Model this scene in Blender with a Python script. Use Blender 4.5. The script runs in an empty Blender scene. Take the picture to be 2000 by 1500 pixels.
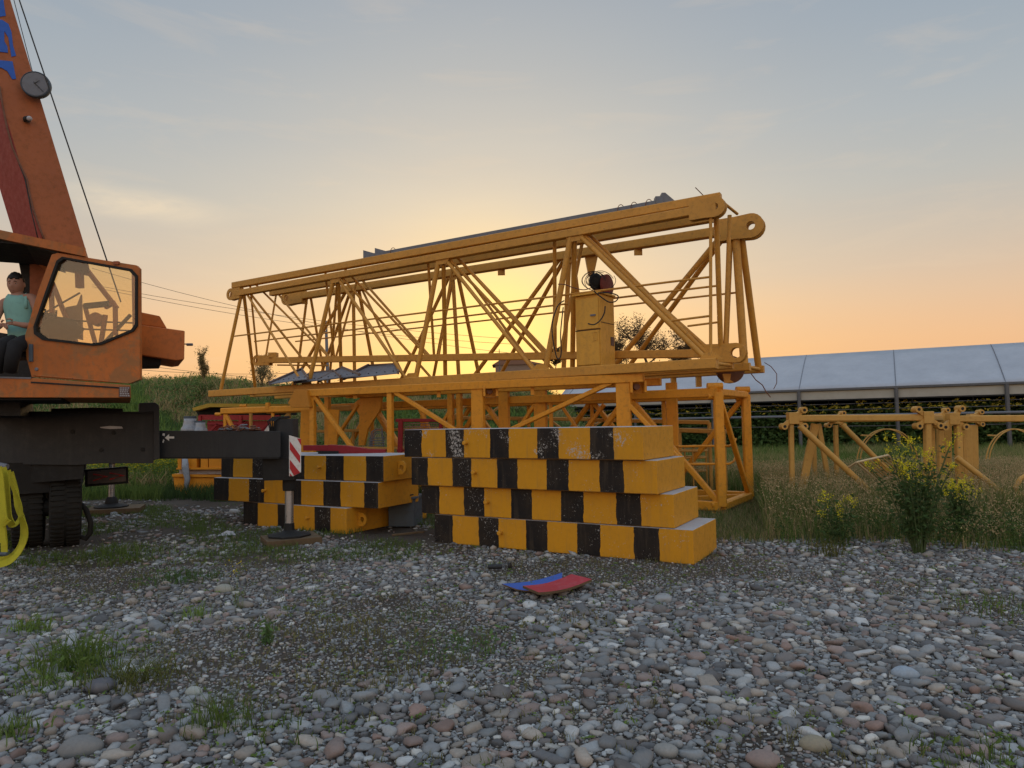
import bpy, math, random
import numpy as np
from mathutils import Vector, Matrix, noise
random.seed(7); rng = np.random.default_rng(11)
S = bpy.context.scene; C = S.collection
R = math.radians
# ---------------------------------------------------------------- camera
FPX = 1350.0; CAMZ = 1.6; PITCH = R(3.25); ROLL = R(1.03)
F0 = Vector((0, math.cos(PITCH), math.sin(PITCH))); R0 = Vector((1, 0, 0)); U0 = Vector((0, -math.sin(PITCH), math.cos(PITCH)))
CU = U0*math.cos(ROLL) + R0*math.sin(ROLL); CR = R0*math.cos(ROLL) - U0*math.sin(ROLL)
cam_d = bpy.data.cameras.new('camera'); cam = bpy.data.objects.new('camera', cam_d); C.objects.link(cam)
cam_d.lens = 36*FPX/2000; cam_d.sensor_width = 36; cam_d.clip_start = .05; cam_d.clip_end = 3000
cam.matrix_world = Matrix(((CR.x, CU.x, -F0.x, 0), (CR.y, CU.y, -F0.y, 0), (CR.z, CU.z, -F0.z, CAMZ), (0, 0, 0, 1)))
S.camera = cam
CAM = Vector((0, 0, CAMZ))
# ---------------------------------------------------------------- world: dusk sky
SUN_EL = R(4.5); SUN_AZ = R(-1.8)     # azimuth from +Y towards +X
w = bpy.data.worlds.new('World'); S.world = w; w.use_nodes = True
nt = w.node_tree; nt.nodes.clear()
def nn(t, kind, **kw):
    n = t.nodes.new(kind)
    for k, v in kw.items(): setattr(n, k, v)
    return n
def lin(c):
    return tuple(((x/255)/12.92 if x/255 <= .04045 else ((x/255+.055)/1.055)**2.4) for x in c)
def math_(t, op, a, b=None, clamp=False):
    n = nn(t, 'ShaderNodeMath', operation=op); n.use_clamp = clamp
    for i, v in enumerate((a, b)):
        if v is None: continue
        if isinstance(v, (int, float)): n.inputs[i].default_value = v
        else: t.links.new(v, n.inputs[i])
    return n.outputs[0]
def mix_(t, fac, a, b, blend='MIX'):
    n = nn(t, 'ShaderNodeMix', data_type='RGBA', blend_type=blend)
    for s, v in ((n.inputs[0], fac), (n.inputs[6], a), (n.inputs[7], b)):
        if isinstance(v, (int, float)): s.default_value = v
        elif isinstance(v, tuple): s.default_value = (*v[:3], 1)
        else: t.links.new(v, s)
    return n.outputs[2]
def ramp_(t, fac, stops, interp='LINEAR'):
    n = nn(t, 'ShaderNodeValToRGB'); cr = n.color_ramp; cr.interpolation = interp
    while len(cr.elements) > 1: cr.elements.remove(cr.elements[-1])
    cr.elements[0].position = stops[0][0]; c = stops[0][1]
    cr.elements[0].color = (*c, 1) if isinstance(c, tuple) else (c, c, c, 1)
    for p, c in stops[1:]:
        e = cr.elements.new(p); e.color = (*c, 1) if isinstance(c, tuple) else (c, c, c, 1)
    if fac is not None: t.links.new(fac, n.inputs[0])
    return n.outputs[0]
tc = nn(nt, 'ShaderNodeTexCoord'); nrm = nn(nt, 'ShaderNodeVectorMath', operation='NORMALIZE'); nt.links.new(tc.outputs['Generated'], nrm.inputs[0])
sp = nn(nt, 'ShaderNodeSeparateXYZ'); nt.links.new(nrm.outputs[0], sp.inputs[0])
grad = ramp_(nt, sp.outputs[2], [(0, lin((226, 174, 138))), (.06, lin((233, 183, 143))), (.10, lin((230, 188, 152))), (.15, lin((219, 190, 163))),
                                 (.22, lin((201, 188, 173))), (.29, lin((184, 184, 180))), (.37, lin((168, 176, 182))), (.47, lin((152, 165, 178))), (.58, lin((141, 156, 174))), (1, lin((148, 166, 186)))])
sd = Vector((math.sin(SUN_AZ)*math.cos(SUN_EL+R(2.2)), math.cos(SUN_AZ)*math.cos(SUN_EL+R(2.2)), math.sin(SUN_EL+R(2.2))))
dt = nn(nt, 'ShaderNodeVectorMath', operation='DOT_PRODUCT'); nt.links.new(nrm.outputs[0], dt.inputs[0]); dt.inputs[1].default_value = sd
d0 = math_(nt, 'MAXIMUM', dt.outputs['Value'], 0.0)
g1 = math_(nt, 'POWER', d0, 160.0); g2 = math_(nt, 'POWER', d0, 22.0); g3 = math_(nt, 'POWER', d0, 5.0)
# the wide lobe hugs the horizon
low = ramp_(nt, sp.outputs[2], [(0, 1.0), (.12, .9), (.32, .15), (.5, 0.0)])
c = mix_(nt, math_(nt, 'MULTIPLY', math_(nt, 'POWER', d0, 13.0), .60), grad, lin((242, 226, 196)))
low2 = ramp_(nt, sp.outputs[2], [(0, 1.0), (.08, .9), (.19, .12), (.3, 0.0)])
c = mix_(nt, math_(nt, 'MULTIPLY', math_(nt, 'MULTIPLY', math_(nt, 'POWER', d0, 4.5), low2), .78), c, lin((253, 186, 106)))
c = mix_(nt, math_(nt, 'MULTIPLY', math_(nt, 'MULTIPLY', g2, .60), low), c, lin((255, 214, 128)))
c = mix_(nt, math_(nt, 'MULTIPLY', g1, .9), c, (1.15, .86, .27))
# thin cloud veils
mp = nn(nt, 'ShaderNodeMapping'); mp.inputs['Scale'].default_value = (1.6, 1.6, 8.5); mp.inputs['Rotation'].default_value = (0, R(9), 0)
nt.links.new(nrm.outputs[0], mp.inputs[0])
nz = nn(nt, 'ShaderNodeTexNoise'); nz.inputs['Scale'].default_value = 2.6; nz.inputs['Detail'].default_value = 7; nz.inputs['Roughness'].default_value = .62; nz.inputs['Distortion'].default_value = .5
nt.links.new(mp.outputs[0], nz.inputs['Vector'])
veil = ramp_(nt, nz.outputs[0], [(.54, 0.0), (.72, 1.0)])
c = mix_(nt, math_(nt, 'MULTIPLY', veil, .15), c, lin((240, 212, 178)))
nz2 = nn(nt, 'ShaderNodeTexNoise'); nz2.inputs['Scale'].default_value = 1.3; nz2.inputs['Detail'].default_value = 4; nt.links.new(mp.outputs[0], nz2.inputs['Vector'])
c = mix_(nt, math_(nt, 'MULTIPLY', ramp_(nt, nz2.outputs[0], [(.4, 0.0), (.7, 1.0)]), .10), c, lin((160, 164, 170)))
# bright streak cloud low on the left
dv = nn(nt, 'ShaderNodeVectorMath', operation='SUBTRACT'); nt.links.new(nrm.outputs[0], dv.inputs[0])
st = (CR*((262-1000)/FPX) + CU*((750-400)/FPX) + F0).normalized(); dv.inputs[1].default_value = st
mpp = nn(nt, 'ShaderNodeMapping'); mpp.inputs['Rotation'].default_value = (0, R(9), 0); mpp.inputs['Scale'].default_value = (7.5, 3.5, 36); nt.links.new(dv.outputs[0], mpp.inputs[0])
ln = nn(nt, 'ShaderNodeVectorMath', operation='LENGTH'); nt.links.new(mpp.outputs[0], ln.inputs[0])
sk = math_(nt, 'MULTIPLY', ramp_(nt, ln.outputs['Value'], [(0, 1.0), (1.0, 0.0)], 'EASE'), ramp_(nt, nz.outputs[0], [(.35, .15), (.6, 1.0)]))
c = mix_(nt, math_(nt, 'MULTIPLY', sk, .7), c, lin((250, 226, 190)))
sky = nn(nt, 'ShaderNodeTexSky', sky_type='NISHITA'); sky.sun_disc = False; sky.sun_elevation = SUN_EL; sky.sun_rotation = SUN_AZ
sky.air_density = 1.6; sky.dust_density = 3.0
c = mix_(nt, .012, c, sky.outputs[0], 'ADD')
# added fill: sky overhead and behind the camera boosted to lift the ground
up_ = ramp_(nt, sp.outputs[2], [(.55, 0.0), (.85, 1.0)]); bk = ramp_(nt, math_(nt, 'ADD', math_(nt, 'MULTIPLY', sp.outputs[1], -.5), .5), [(.42, 0.0), (.75, 1.0)])
gain = math_(nt, 'ADD', 1.0, math_(nt, 'MULTIPLY', math_(nt, 'MAXIMUM', up_, bk), .95))
cb = nn(nt, 'ShaderNodeVectorMath', operation='SCALE'); nt.links.new(c, cb.inputs[0]); nt.links.new(gain, cb.inputs['Scale']); c = cb.outputs[0]
bg = nn(nt, 'ShaderNodeBackground'); bg.inputs[1].default_value = 1.0; nt.links.new(c, bg.inputs[0])
wo = nn(nt, 'ShaderNodeOutputWorld'); nt.links.new(bg.outputs[0], wo.inputs[0])
# ---------------------------------------------------------------- sun (through haze, behind the stack)
sl = bpy.data.lights.new('sun', 'SUN'); sl.energy = .55; sl.angle = R(9); sl.color = (1, .68, .36)
so = bpy.data.objects.new('sun', sl); C.objects.link(so)
sv = Vector((math.sin(SUN_AZ)*math.cos(SUN_EL), math.cos(SUN_AZ)*math.cos(SUN_EL), math.sin(SUN_EL)))
so.rotation_euler = sv.to_track_quat('Z', 'Y').to_euler(); so.location = (0, 60, 20)
S.view_settings.view_transform = 'Standard'; S.view_settings.look = 'None'; S.view_settings.exposure = 0; S.view_settings.gamma = 1
S.cycles.max_bounces = 6; S.cycles.transparent_max_bounces = 12; S.cycles.use_denoising = True

# ================================================================ pixel <-> world helpers
def ray(px, py): return CR*((px-1000)/FPX) + CU*((750-py)/FPX) + F0
def P(px, py, D):
    d = ray(px, py); return CAM + d*(D/d.y)
def G(px, py, z=0.0):
    d = ray(px, py); return CAM + d*((z-CAMZ)/d.z)
def proj(p):
    v = Vector(p)-CAM; f = v.dot(F0); return 1000+FPX*v.dot(CR)/f, 750-FPX*v.dot(CU)/f
def at(ch, px):
    a, b = ch; lo, hi = -.6, 1.6
    ra = proj(a)[0] < proj(b)[0]
    for _ in range(40):
        m = (lo+hi)/2
        if (proj(a.lerp(b, m))[0] < px) == ra: lo = m
        else: hi = m
    return a.lerp(b, (lo+hi)/2)
def onplane(ch, px, py, off=0.0):
    a, b = ch; n = Vector((b.y-a.y, a.x-b.x, 0)).normalized()
    d = ray(px, py); t = ((a-CAM).dot(n)+off)/d.dot(n); return CAM + d*t

# ================================================================ mesh builder
class MB:
    def __init__(s): s.v = []; s.f = []; s.m = []; s.mi = 0
    def add(s, vs, fs):
        o = len(s.v); s.v += [Vector(x) for x in vs]; s.f += [tuple(i+o for i in f) for f in fs]; s.m += [s.mi]*len(fs); return s
    def box(s, c, size, rz=0, rx=0, ry=0):
        M = Matrix.Translation(Vector(c)) @ Matrix.Rotation(rz, 4, 'Z') @ Matrix.Rotation(rx, 4, 'X') @ Matrix.Rotation(ry, 4, 'Y')
        x, y, z = [k/2 for k in size]
        vs = [M @ Vector(q) for q in ((-x,-y,-z),(x,-y,-z),(x,y,-z),(-x,y,-z),(-x,-y,z),(x,-y,z),(x,y,z),(-x,y,z))]
        return s.add(vs, [(0,3,2,1),(4,5,6,7),(0,1,5,4),(1,2,6,5),(2,3,7,6),(3,0,4,7)])
    def prof(s, a, b, pts, up=None, pts2=None, cap=True):
        a = Vector(a); b = Vector(b); d = (b-a).normalized()
        u = Vector(up) if up else Vector((0, 0, 1))
        if abs(d.dot(u)) > .97: u = Vector((0, 1, 0)) if not up else Vector((1, 0, 0))
        r = d.cross(u).normalized(); u = r.cross(d).normalized(); n = len(pts)
        p2 = pts2 or pts
        vs = [a+r*x+u*y for x, y in pts] + [b+r*x+u*y for x, y in p2]
        fs = [(i, (i+1) % n, n+(i+1) % n, n+i) for i in range(n)]
        if cap: fs += [tuple(range(n-1, -1, -1)), tuple(range(n, 2*n))]
        return s.add(vs, fs)
    def bar(s, a, b, wx, wy=None, ch=.14, up=None):
        wy = wy or wx; x, y = wx/2, wy/2; c = min(wx, wy)*ch
        return s.prof(a, b, [(x-c,-y),(x,-y+c),(x,y-c),(x-c,y),(-x+c,y),(-x,y-c),(-x,-y+c),(-x+c,-y)], up)
    def tube(s, a, b, r, r2=None, n=10):
        q = [(math.cos(2*math.pi*i/n), math.sin(2*math.pi*i/n)) for i in range(n)]
        return s.prof(a, b, [(r*x, r*y) for x, y in q], None, [((r2 or r)*x, (r2 or r)*y) for x, y in q])
    def path(s, pts, r, n=8, flat=None):
        pts = [Vector(p) for p in pts]; rings = []; pu = None
        for i, p in enumerate(pts):
            d = (pts[min(i+1, len(pts)-1)]-pts[max(i-1, 0)]).normalized()
            if pu is None: pu = Vector((0,0,1)) if abs(d.z) < .9 else Vector((0,1,0))
            rr = d.cross(pu).normalized(); pu = rr.cross(d).normalized()
            ra = r[i] if isinstance(r, (list, tuple)) else r
            rings.append([p + rr*(ra*math.cos(2*math.pi*k/n)) + pu*((flat or ra)*math.sin(2*math.pi*k/n)) for k in range(n)])
        vs = [q for g in rings for q in g]; fs = []
        for i in range(len(pts)-1):
            for k in range(n): fs.append((i*n+k, i*n+(k+1) % n, (i+1)*n+(k+1) % n, (i+1)*n+k))
        fs += [tuple(range(n-1, -1, -1)), tuple((len(pts)-1)*n+k for k in range(n))]
        return s.add(vs, fs)
    def poly(s, pts, ext):
        n = len(pts); pts = [Vector(p) for p in pts]; e = Vector(ext)
        vs = pts + [p+e for p in pts]
        return s.add(vs, [tuple(range(n-1, -1, -1)), tuple(range(n, 2*n))] + [(i, (i+1) % n, n+(i+1) % n, n+i) for i in range(n)])
    def ring(s, outer, inner, ext):      # a frame between two outlines of the same count
        n = len(outer); e = Vector(ext); o = [Vector(p) for p in outer]; i_ = [Vector(p) for p in inner]
        vs = o + i_ + [p+e for p in o] + [p+e for p in i_]; fs = []
        for k in range(n):
            j = (k+1) % n
            fs += [(k, n+k, n+j, j), (2*n+k, 2*n+j, 3*n+j, 3*n+k), (k, j, 2*n+j, 2*n+k), (n+k, 3*n+k, 3*n+j, n+j)]
        return s.add(vs, fs)
    def lathe(s, base, prof, n=20, axis=(0, 0, 1)):
        b = Vector(base); q = Vector(axis).normalized().to_track_quat('Z', 'Y'); vs = []; fs = []
        for r, z in prof:
            for k in range(n): vs.append(b + q @ Vector((r*math.cos(2*math.pi*k/n), r*math.sin(2*math.pi*k/n), z)))
        for i in range(len(prof)-1):
            for k in range(n): fs.append((i*n+k, i*n+(k+1) % n, (i+1)*n+(k+1) % n, (i+1)*n+k))
        fs += [tuple(range(n-1, -1, -1)), tuple((len(prof)-1)*n+k for k in range(n))]
        return s.add(vs, fs)
    def sphere(s, c, r, seg=14, rings=9, fn=None):
        vs = []; fs = []; r = r if isinstance(r, (list, tuple)) else (r, r, r)
        for i in range(rings+1):
            th = math.pi*i/rings
            for k in range(seg):
                ph = 2*math.pi*k/seg; q = Vector((math.sin(th)*math.cos(ph), math.sin(th)*math.sin(ph), math.cos(th)))
                if fn: q = fn(q)
                vs.append(Vector(c)+Vector((q.x*r[0], q.y*r[1], q.z*r[2])))
        for i in range(rings):
            for k in range(seg): fs.append((i*seg+k, (i+1)*seg+k, (i+1)*seg+(k+1) % seg, i*seg+(k+1) % seg))
        return s.add(vs, fs)
    def build(s, name, mat, parent=None, bevel=0, smooth=False, ang=None):
        loc = world_loc(parent) if parent else Vector((0, 0, 0))
        me = bpy.data.meshes.new(name); me.from_pydata([tuple(v-loc) for v in s.v], [], s.f)
        for m in (mat if isinstance(mat, (list, tuple)) else [mat]): me.materials.append(m)
        if any(s.m): me.polygons.foreach_set('material_index', s.m)
        o = bpy.data.objects.new(name, me); C.objects.link(o)
        if parent: o.parent = parent
        if smooth: me.polygons.foreach_set('use_smooth', [True]*len(me.polygons))
        if ang: 
            me.polygons.foreach_set('use_smooth', [True]*len(me.polygons)); me.set_sharp_from_angle(angle=R(ang))
        if bevel:
            b = o.modifiers.new('bevel', 'BEVEL'); b.width = bevel; b.segments = 2; b.limit_method = 'ANGLE'
        return o
def world_loc(o):
    v = Vector((0, 0, 0))
    while o: v += o.location; o = o.parent
    return v
def tag(o, label=None, cat=None, group=None, kind=None):
    if label: o['label'] = label
    if cat: o['category'] = cat
    if group: o['group'] = group
    if kind: o['kind'] = kind
    return o
def thing(name, loc, label, cat, group=None):
    o = bpy.data.objects.new(name, None); C.objects.link(o); o.location = loc; o.empty_display_size = .2
    return tag(o, label, cat, group)
def centred(mb):                        # base centre of a builder, for a one-mesh thing
    n = len(mb.v); return Vector((sum(v.x for v in mb.v)/n, sum(v.y for v in mb.v)/n, min(v.z for v in mb.v)))
def solo(mb, name, mat, label, cat, group=None, kind=None, **kw):
    c_ = centred(mb); mb.v = [v-c_ for v in mb.v]; o = mb.build(name, mat, None, **kw); o.location = c_
    return tag(o, label, cat, group, kind)

# ================================================================ materials
MATS = {}
def newmat(name):
    m = bpy.data.materials.new(name); m.use_nodes = True; t = m.node_tree; b = t.nodes['Principled BSDF']; MATS[name] = m; return m, t, b
def tex(t, kind, scale, detail=4, rough=.6, vec=None, **kw):
    n = nn(t, kind)
    if 'Scale' in n.inputs: n.inputs['Scale'].default_value = scale
    if 'Detail' in n.inputs: n.inputs['Detail'].default_value = detail
    if 'Roughness' in n.inputs: n.inputs['Roughness'].default_value = rough
    for k, v in kw.items(): n.inputs[k].default_value = v
    if vec is None:
        g = nn(t, 'ShaderNodeTexCoord'); vec = g.outputs['Object']
    t.links.new(vec, n.inputs['Vector']); return n
def bump(t, b, h, strength=.3, dist=.01):
    n = nn(t, 'ShaderNodeBump'); n.inputs['Strength'].default_value = strength; n.inputs['Distance'].default_value = dist
    t.links.new(h, n.inputs['Height']); t.links.new(n.outputs[0], b.inputs['Normal'])
def paint(name, col, dirt=(.10, .07, .045), amount=.5, rough=.5, var=.25, chips=None, chipamt=.0, spec=.35, streak=False, patch=None):
    m, t, b = newmat(name)
    n1 = tex(t, 'ShaderNodeTexNoise', 1.7, 5, .6); n2 = tex(t, 'ShaderNodeTexNoise', 14, 6, .7); n3 = tex(t, 'ShaderNodeTexNoise', 70, 3, .6)
    base = mix_(t, math_(t, 'MULTIPLY', ramp_(t, n1.outputs[0], [(.35, 0.0), (.7, 1.0)]), var), col, tuple(x*.62 for x in col))
    f = math_(t, 'MULTIPLY', ramp_(t, n2.outputs[0], [(.5, 0.0), (.78, 1.0)]), amount)
    base = mix_(t, f, base, dirt)
    if patch:
        np_ = tex(t, 'ShaderNodeTexNoise', 2.9, 7, .68, Distortion=.6)
        base = mix_(t, math_(t, 'MULTIPLY', ramp_(t, np_.outputs[0], [(.50, 0.0), (.56, 1.0)]), .62), base, patch)
    if streak:
        tc_ = nn(t, 'ShaderNodeTexCoord'); mp_ = nn(t, 'ShaderNodeMapping'); mp_.inputs['Scale'].default_value = (9, 9, .8); t.links.new(tc_.outputs['Object'], mp_.inputs[0])
        n4 = tex(t, 'ShaderNodeTexNoise', 1.4, 5, .65, mp_.outputs[0])
        base = mix_(t, math_(t, 'MULTIPLY', ramp_(t, n4.outputs[0], [(.48, 0.0), (.7, 1.0)]), amount*.9), base, tuple((a+b_)/2 for a, b_ in zip(dirt, col)))
    if chips:
        n5 = tex(t, 'ShaderNodeTexNoise', 26, 8, .75)
        base = mix_(t, ramp_(t, n5.outputs[0], [(.70-chipamt, 0.0), (.715-chipamt, 1.0)]), base, chips)
    t.links.new(base, b.inputs['Base Color'])
    t.links.new(ramp_(t, n2.outputs[0], [(.3, rough-.1), (.75, min(.95, rough+.25))]), b.inputs['Roughness'])
    b.inputs['Specular IOR Level'].default_value = spec
    bump(t, b, mix_(t, .5, n2.outputs[0], n3.outputs[0]), .16, .004); return m
YEL = paint('crane yellow paint', (.70, .285, .018), (.22, .10, .03), .6, .48, .30, (.10, .05, .03), .0)
YEL2 = paint('sun faded yellow paint', (.52, .285, .065), (.22, .11, .04), .45, .55, .3)
YCAB = paint('cabinet yellow paint', (.66, .34, .045), (.26, .15, .06), .5, .5, .2, streak=True)
OLIVE = paint('dull ochre paint', (.42, .27, .03), (.12, .08, .03), .5, .6)
YELT = paint('backlit truss yellow paint', (.58, .275, .040), (.22, .12, .05), .6, .5, .4, (.13, .07, .04), .07)  # darker copy of the crane yellow, backlit shade put into the colour
ORG = paint('worn orange paint', (.46, .13, .022), (.15, .095, .045), .8, .58, .5, (.09, .055, .035), .07, streak=True, patch=(.22, .12, .045))
ORG2 = paint('dusty red orange paint', (.31, .085, .028), (.13, .07, .04), .8, .62, .5, (.09, .05, .035), .07)
BLK = paint('greasy black steel', (.019, .021, .024), (.05, .05, .047), .5, .55, .3, (.12, .11, .10), -.02, streak=True)
BLK2 = paint('chassis black', (.012, .012, .012), (.035, .03, .024), .5, .7)
RED = paint('dark red paint', (.26, .012, .018), (.09, .03, .02), .4, .5)
GREY = paint('galvanised grey steel', (.15, .16, .185), (.12, .09, .07), .5, .5, .3)
BOXG = paint('blue grey box paint', (.075, .10, .125), (.10, .08, .06), .5, .55)
CHROME = paint('jack chrome', (.40, .41, .42), (.20, .18, .16), .3, .3, .2); MATS['jack chrome'].node_tree.nodes['Principled BSDF'].inputs['Metallic'].default_value = .8
WHITE = paint('chipped white paint', (.66, .65, .62), (.25, .23, .2), .5, .6, .2, (.04, .035, .03), .06)
RWH = paint('warning red', (.42, .02, .025), (.1, .04, .03), .4, .5)
BLUE = paint('blue lettering', (.02, .09, .40), (.04, .05, .08), .3, .5)
RUBBER = paint('tyre rubber', (.014, .0135, .012), (.05, .043, .032), .6, .85)
WOOD = paint('old plank wood', (.13, .085, .045), (.05, .035, .02), .6, .85, .5)
CONC = paint('dusty concrete top', (.42, .41, .42), (.22, .19, .17), .5, .85, .3)
WIRE = paint('dark cable', (.02, .018, .016), (.05, .04, .03), .3, .6)
WRAP = paint('plastic wrap', (.30, .32, .35), (.10, .10, .11), .8, .25, .5)
RUST = paint('rusty wire', (.16, .07, .04), (.05, .03, .02), .5, .8)
GLASSG = None
def stone_mat():
    m, t, b = newmat('river stones')
    a = nn(t, 'ShaderNodeVertexColor'); a.layer_name = 'col'
    n = tex(t, 'ShaderNodeTexNoise', 60, 6, .7); n2 = tex(t, 'ShaderNodeTexNoise', 11, 4, .6)
    base = mix_(t, math_(t, 'MULTIPLY', ramp_(t, n.outputs[0], [(.3, 0.0), (.75, 1.0)]), .4), a.outputs[0], (.09, .085, .08))
    base = mix_(t, math_(t, 'MULTIPLY', ramp_(t, n2.outputs[0], [(.5, 0.0), (.75, 1.0)]), .3), base, (.30, .27, .23))
    t.links.new(base, b.inputs['Base Color']); b.inputs['Roughness'].default_value = .78; b.inputs['Specular IOR Level'].default_value = .3
    bump(t, b, n.outputs[0], .35, .004); return m
STONE = stone_mat()
def leaf_mat(name, rough=.7):
    m, t, b = newmat(name)
    a = nn(t, 'ShaderNodeVertexColor'); a.layer_name = 'col'
    t.links.new(a.outputs[0], b.inputs['Base Color']); b.inputs['Roughness'].default_value = rough; b.inputs['Specular IOR Level'].default_value = .15
    tr = nn(t, 'ShaderNodeBsdfTranslucent'); t.links.new(a.outputs[0], tr.inputs[0]); mx = nn(t, 'ShaderNodeMixShader'); mx.inputs[0].default_value = .35
    t.links.new(b.outputs[0], mx.inputs[1]); t.links.new(tr.outputs[0], mx.inputs[2]); t.links.new(mx.outputs[0], t.nodes['Material Output'].inputs[0]); return m
LEAF = leaf_mat('leaves and blades')
# ================================================================ large structure: ground and hill
def sstep(a, b, x): t = np.clip((x-a)/(b-a), 0, 1); return t*t*(3-2*t)
def wob(x, y, s, seed=0.0):
    return (np.sin(x*s+1.3+seed)*np.cos(y*s*1.17+.7-seed)+.5*np.sin(x*s*2.3+y*s*1.9+seed*2)+.25*np.cos(x*s*4.7-y*s*5.3+seed))/1.75
def gh(x, y):
    x = np.asarray(x, float); y = np.asarray(y, float)
    H = np.interp(x, [-200, -60, -24, -14, -9, -5, 0, 1.2, 2.2, 3.4, 5.0], [4.4, 4.2, 3.95, 3.6, 3.1, 3.0, 2.95, 2.9, 2.3, .5, 0])
    h = H*sstep(19, 33, y+wob(x, y, .5)*1.1)*(1+.05*wob(x, y, .35, 2.0))
    return h + .018*wob(x, y, 1.4)*sstep(60, 20, y)
def ghs(x, y): return float(gh(x, y))
xs = np.unique(np.concatenate([[-1500, -700, -300, -150, -90], np.arange(-60, -14, 1.2), np.arange(-14, 14, .28), np.arange(14, 60, 1.4), [90, 150, 300, 700, 1500]]))
ys = np.unique(np.concatenate([[-600, -200, -60, -20, -8], np.arange(-4, 14, .28), np.arange(14, 46, .6), np.arange(46, 90, 3), [110, 150, 220, 400, 900, 1500]]))
X, Y = np.meshgrid(xs, ys); Z = gh(X, Y)
me = bpy.data.meshes.new('ground'); nx, ny = len(xs), len(ys)
idx = np.arange(nx*ny).reshape(ny, nx)
fa = np.stack([idx[:-1, :-1], idx[:-1, 1:], idx[1:, 1:], idx[1:, :-1]], -1).reshape(-1, 4)
def npmesh(name, V, F, mats, col=None, smooth=True):
    me = bpy.data.meshes.new(name); nf, k = F.shape
    me.vertices.add(len(V)); me.vertices.foreach_set('co', np.ascontiguousarray(V, np.float32).ravel())
    me.loops.add(nf*k); me.loops.foreach_set('vertex_index', np.ascontiguousarray(F, np.int32).ravel())
    me.polygons.add(nf); me.polygons.foreach_set('loop_start', np.arange(0, nf*k, k, dtype=np.int32)); me.polygons.foreach_set('loop_total', np.full(nf, k, np.int32))
    if smooth: me.polygons.foreach_set('use_smooth', np.ones(nf, bool))
    if col is not None:
        a = me.color_attributes.new('col', 'FLOAT_COLOR', 'POINT'); a.data.foreach_set('color', np.ascontiguousarray(np.c_[col, np.ones(len(col))], np.float32).ravel())
    for m in (mats if isinstance(mats, (list, tuple)) else [mats]): me.materials.append(m)
    me.update(); o = bpy.data.objects.new(name, me); C.objects.link(o); return o
m, t, b = newmat('ground dirt')
geo = nn(t, 'ShaderNodeNewGeometry')
n1 = tex(t, 'ShaderNodeTexNoise', .7, 6, .65, geo.outputs['Position']); n2 = tex(t, 'ShaderNodeTexNoise', 34, 6, .75, geo.outputs['Position']); vo = tex(t, 'ShaderNodeTexVoronoi', 42, vec=geo.outputs['Position']); vo2 = tex(t, 'ShaderNodeTexVoronoi', 90, vec=geo.outputs['Position'])
dirt = mix_(t, ramp_(t, n1.outputs[0], [(.35, 0.0), (.65, 1.0)]), (.075, .058, .045), (.12, .098, .08))
dirt = mix_(t, math_(t, 'MULTIPLY', ramp_(t, vo.outputs['Distance'], [(.15, 1.0), (.5, 0.0)]), .75), dirt, mix_(t, .5, vo.outputs['Color'], (.24, .22, .21)))
dirt = mix_(t, math_(t, 'MULTIPLY', ramp_(t, vo2.outputs['Distance'], [(.2, .6), (.6, 0.0)]), .6), dirt, mix_(t, .25, (.2, .19, .185), vo2.outputs['Color']))
dirt = mix_(t, math_(t, 'MULTIPLY', n2.outputs[0], .5), dirt, (.06, .05, .04))
grs = mix_(t, ramp_(t, n1.outputs[0], [(.4, 0.0), (.6, 1.0)]), (.045, .06, .02), (.10, .085, .04))
sx = nn(t, 'ShaderNodeSeparateXYZ'); t.links.new(geo.outputs['Position'], sx.inputs[0])
jit = math_(t, 'MULTIPLY', math_(t, 'SUBTRACT', n1.outputs[0], .5), 5.0)
right = math_(t, 'MULTIPLY', math_(t, 'SUBTRACT', math_(t, 'ADD', sx.outputs[0], jit), 2.2, True), math_(t, 'SUBTRACT', math_(t, 'ADD', sx.outputs[1], math_(t, 'MULTIPLY', jit, .25)), 8.6, True), True)
back = math_(t, 'SUBTRACT', math_(t, 'ADD', sx.outputs[1], jit), 16.5, True)
msk = math_(t, 'MAXIMUM', right, back, True)
t.links.new(mix_(t, msk, dirt, grs), b.inputs['Base Color']); b.inputs['Roughness'].default_value = .95; b.inputs['Specular IOR Level'].default_value = .1
bump(t, b, mix_(t, .5, n2.outputs[0], vo.outputs['Distance']), .8, .02)
ground = npmesh('ground', np.stack([X.ravel(), Y.ravel(), Z.ravel()], 1), fa, m); tag(ground, 'gravel and dirt yard rising to a grassy bank', kind='structure')

# ---------------------------------------------------------------- greenhouse
m, t, b = newmat('greenhouse film')
n1 = tex(t, 'ShaderNodeTexNoise', .9, 5, .6); n2 = tex(t, 'ShaderNodeTexNoise', 6, 6, .7)
cc = mix_(t, ramp_(t, n1.outputs[0], [(.3, 0.0), (.7, 1.0)]), (.37, .385, .42), (.30, .315, .35)); cc = mix_(t, math_(t, 'MULTIPLY', ramp_(t, n2.outputs[0], [(.45, 0.0), (.8, 1.0)]), .35), cc, (.26, .26, .27))
t.links.new(cc, b.inputs['Base Color']); b.inputs['Roughness'].default_value = .42; bump(t, b, n2.outputs[0], .25, .05); FILM = m
m, t, b = newmat('yellowed side film')
n1 = tex(t, 'ShaderNodeTexNoise', 3, 5, .6)
t.links.new(mix_(t, n1.outputs[0], (.30, .28, .23), (.42, .40, .35)), b.inputs['Base Color']); b.inputs['Roughness'].default_value = .6; FILM2 = m
DARKN = paint('matte black sheet', (.012, .014, .012), (.02, .02, .015), .3, .9)
STEELD = paint('dull steel pipe', (.11, .11, .115), (.06, .045, .035), .5, .6)
gd = Vector((-1.83, 1, 0)).normalized(); gn = Vector((1, 1.83, 0)).normalized()
GA = Vector((19.2, 28.8, 0)) - gd*7; GLEN = 26.0; GB = GA + gd*GLEN
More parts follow.
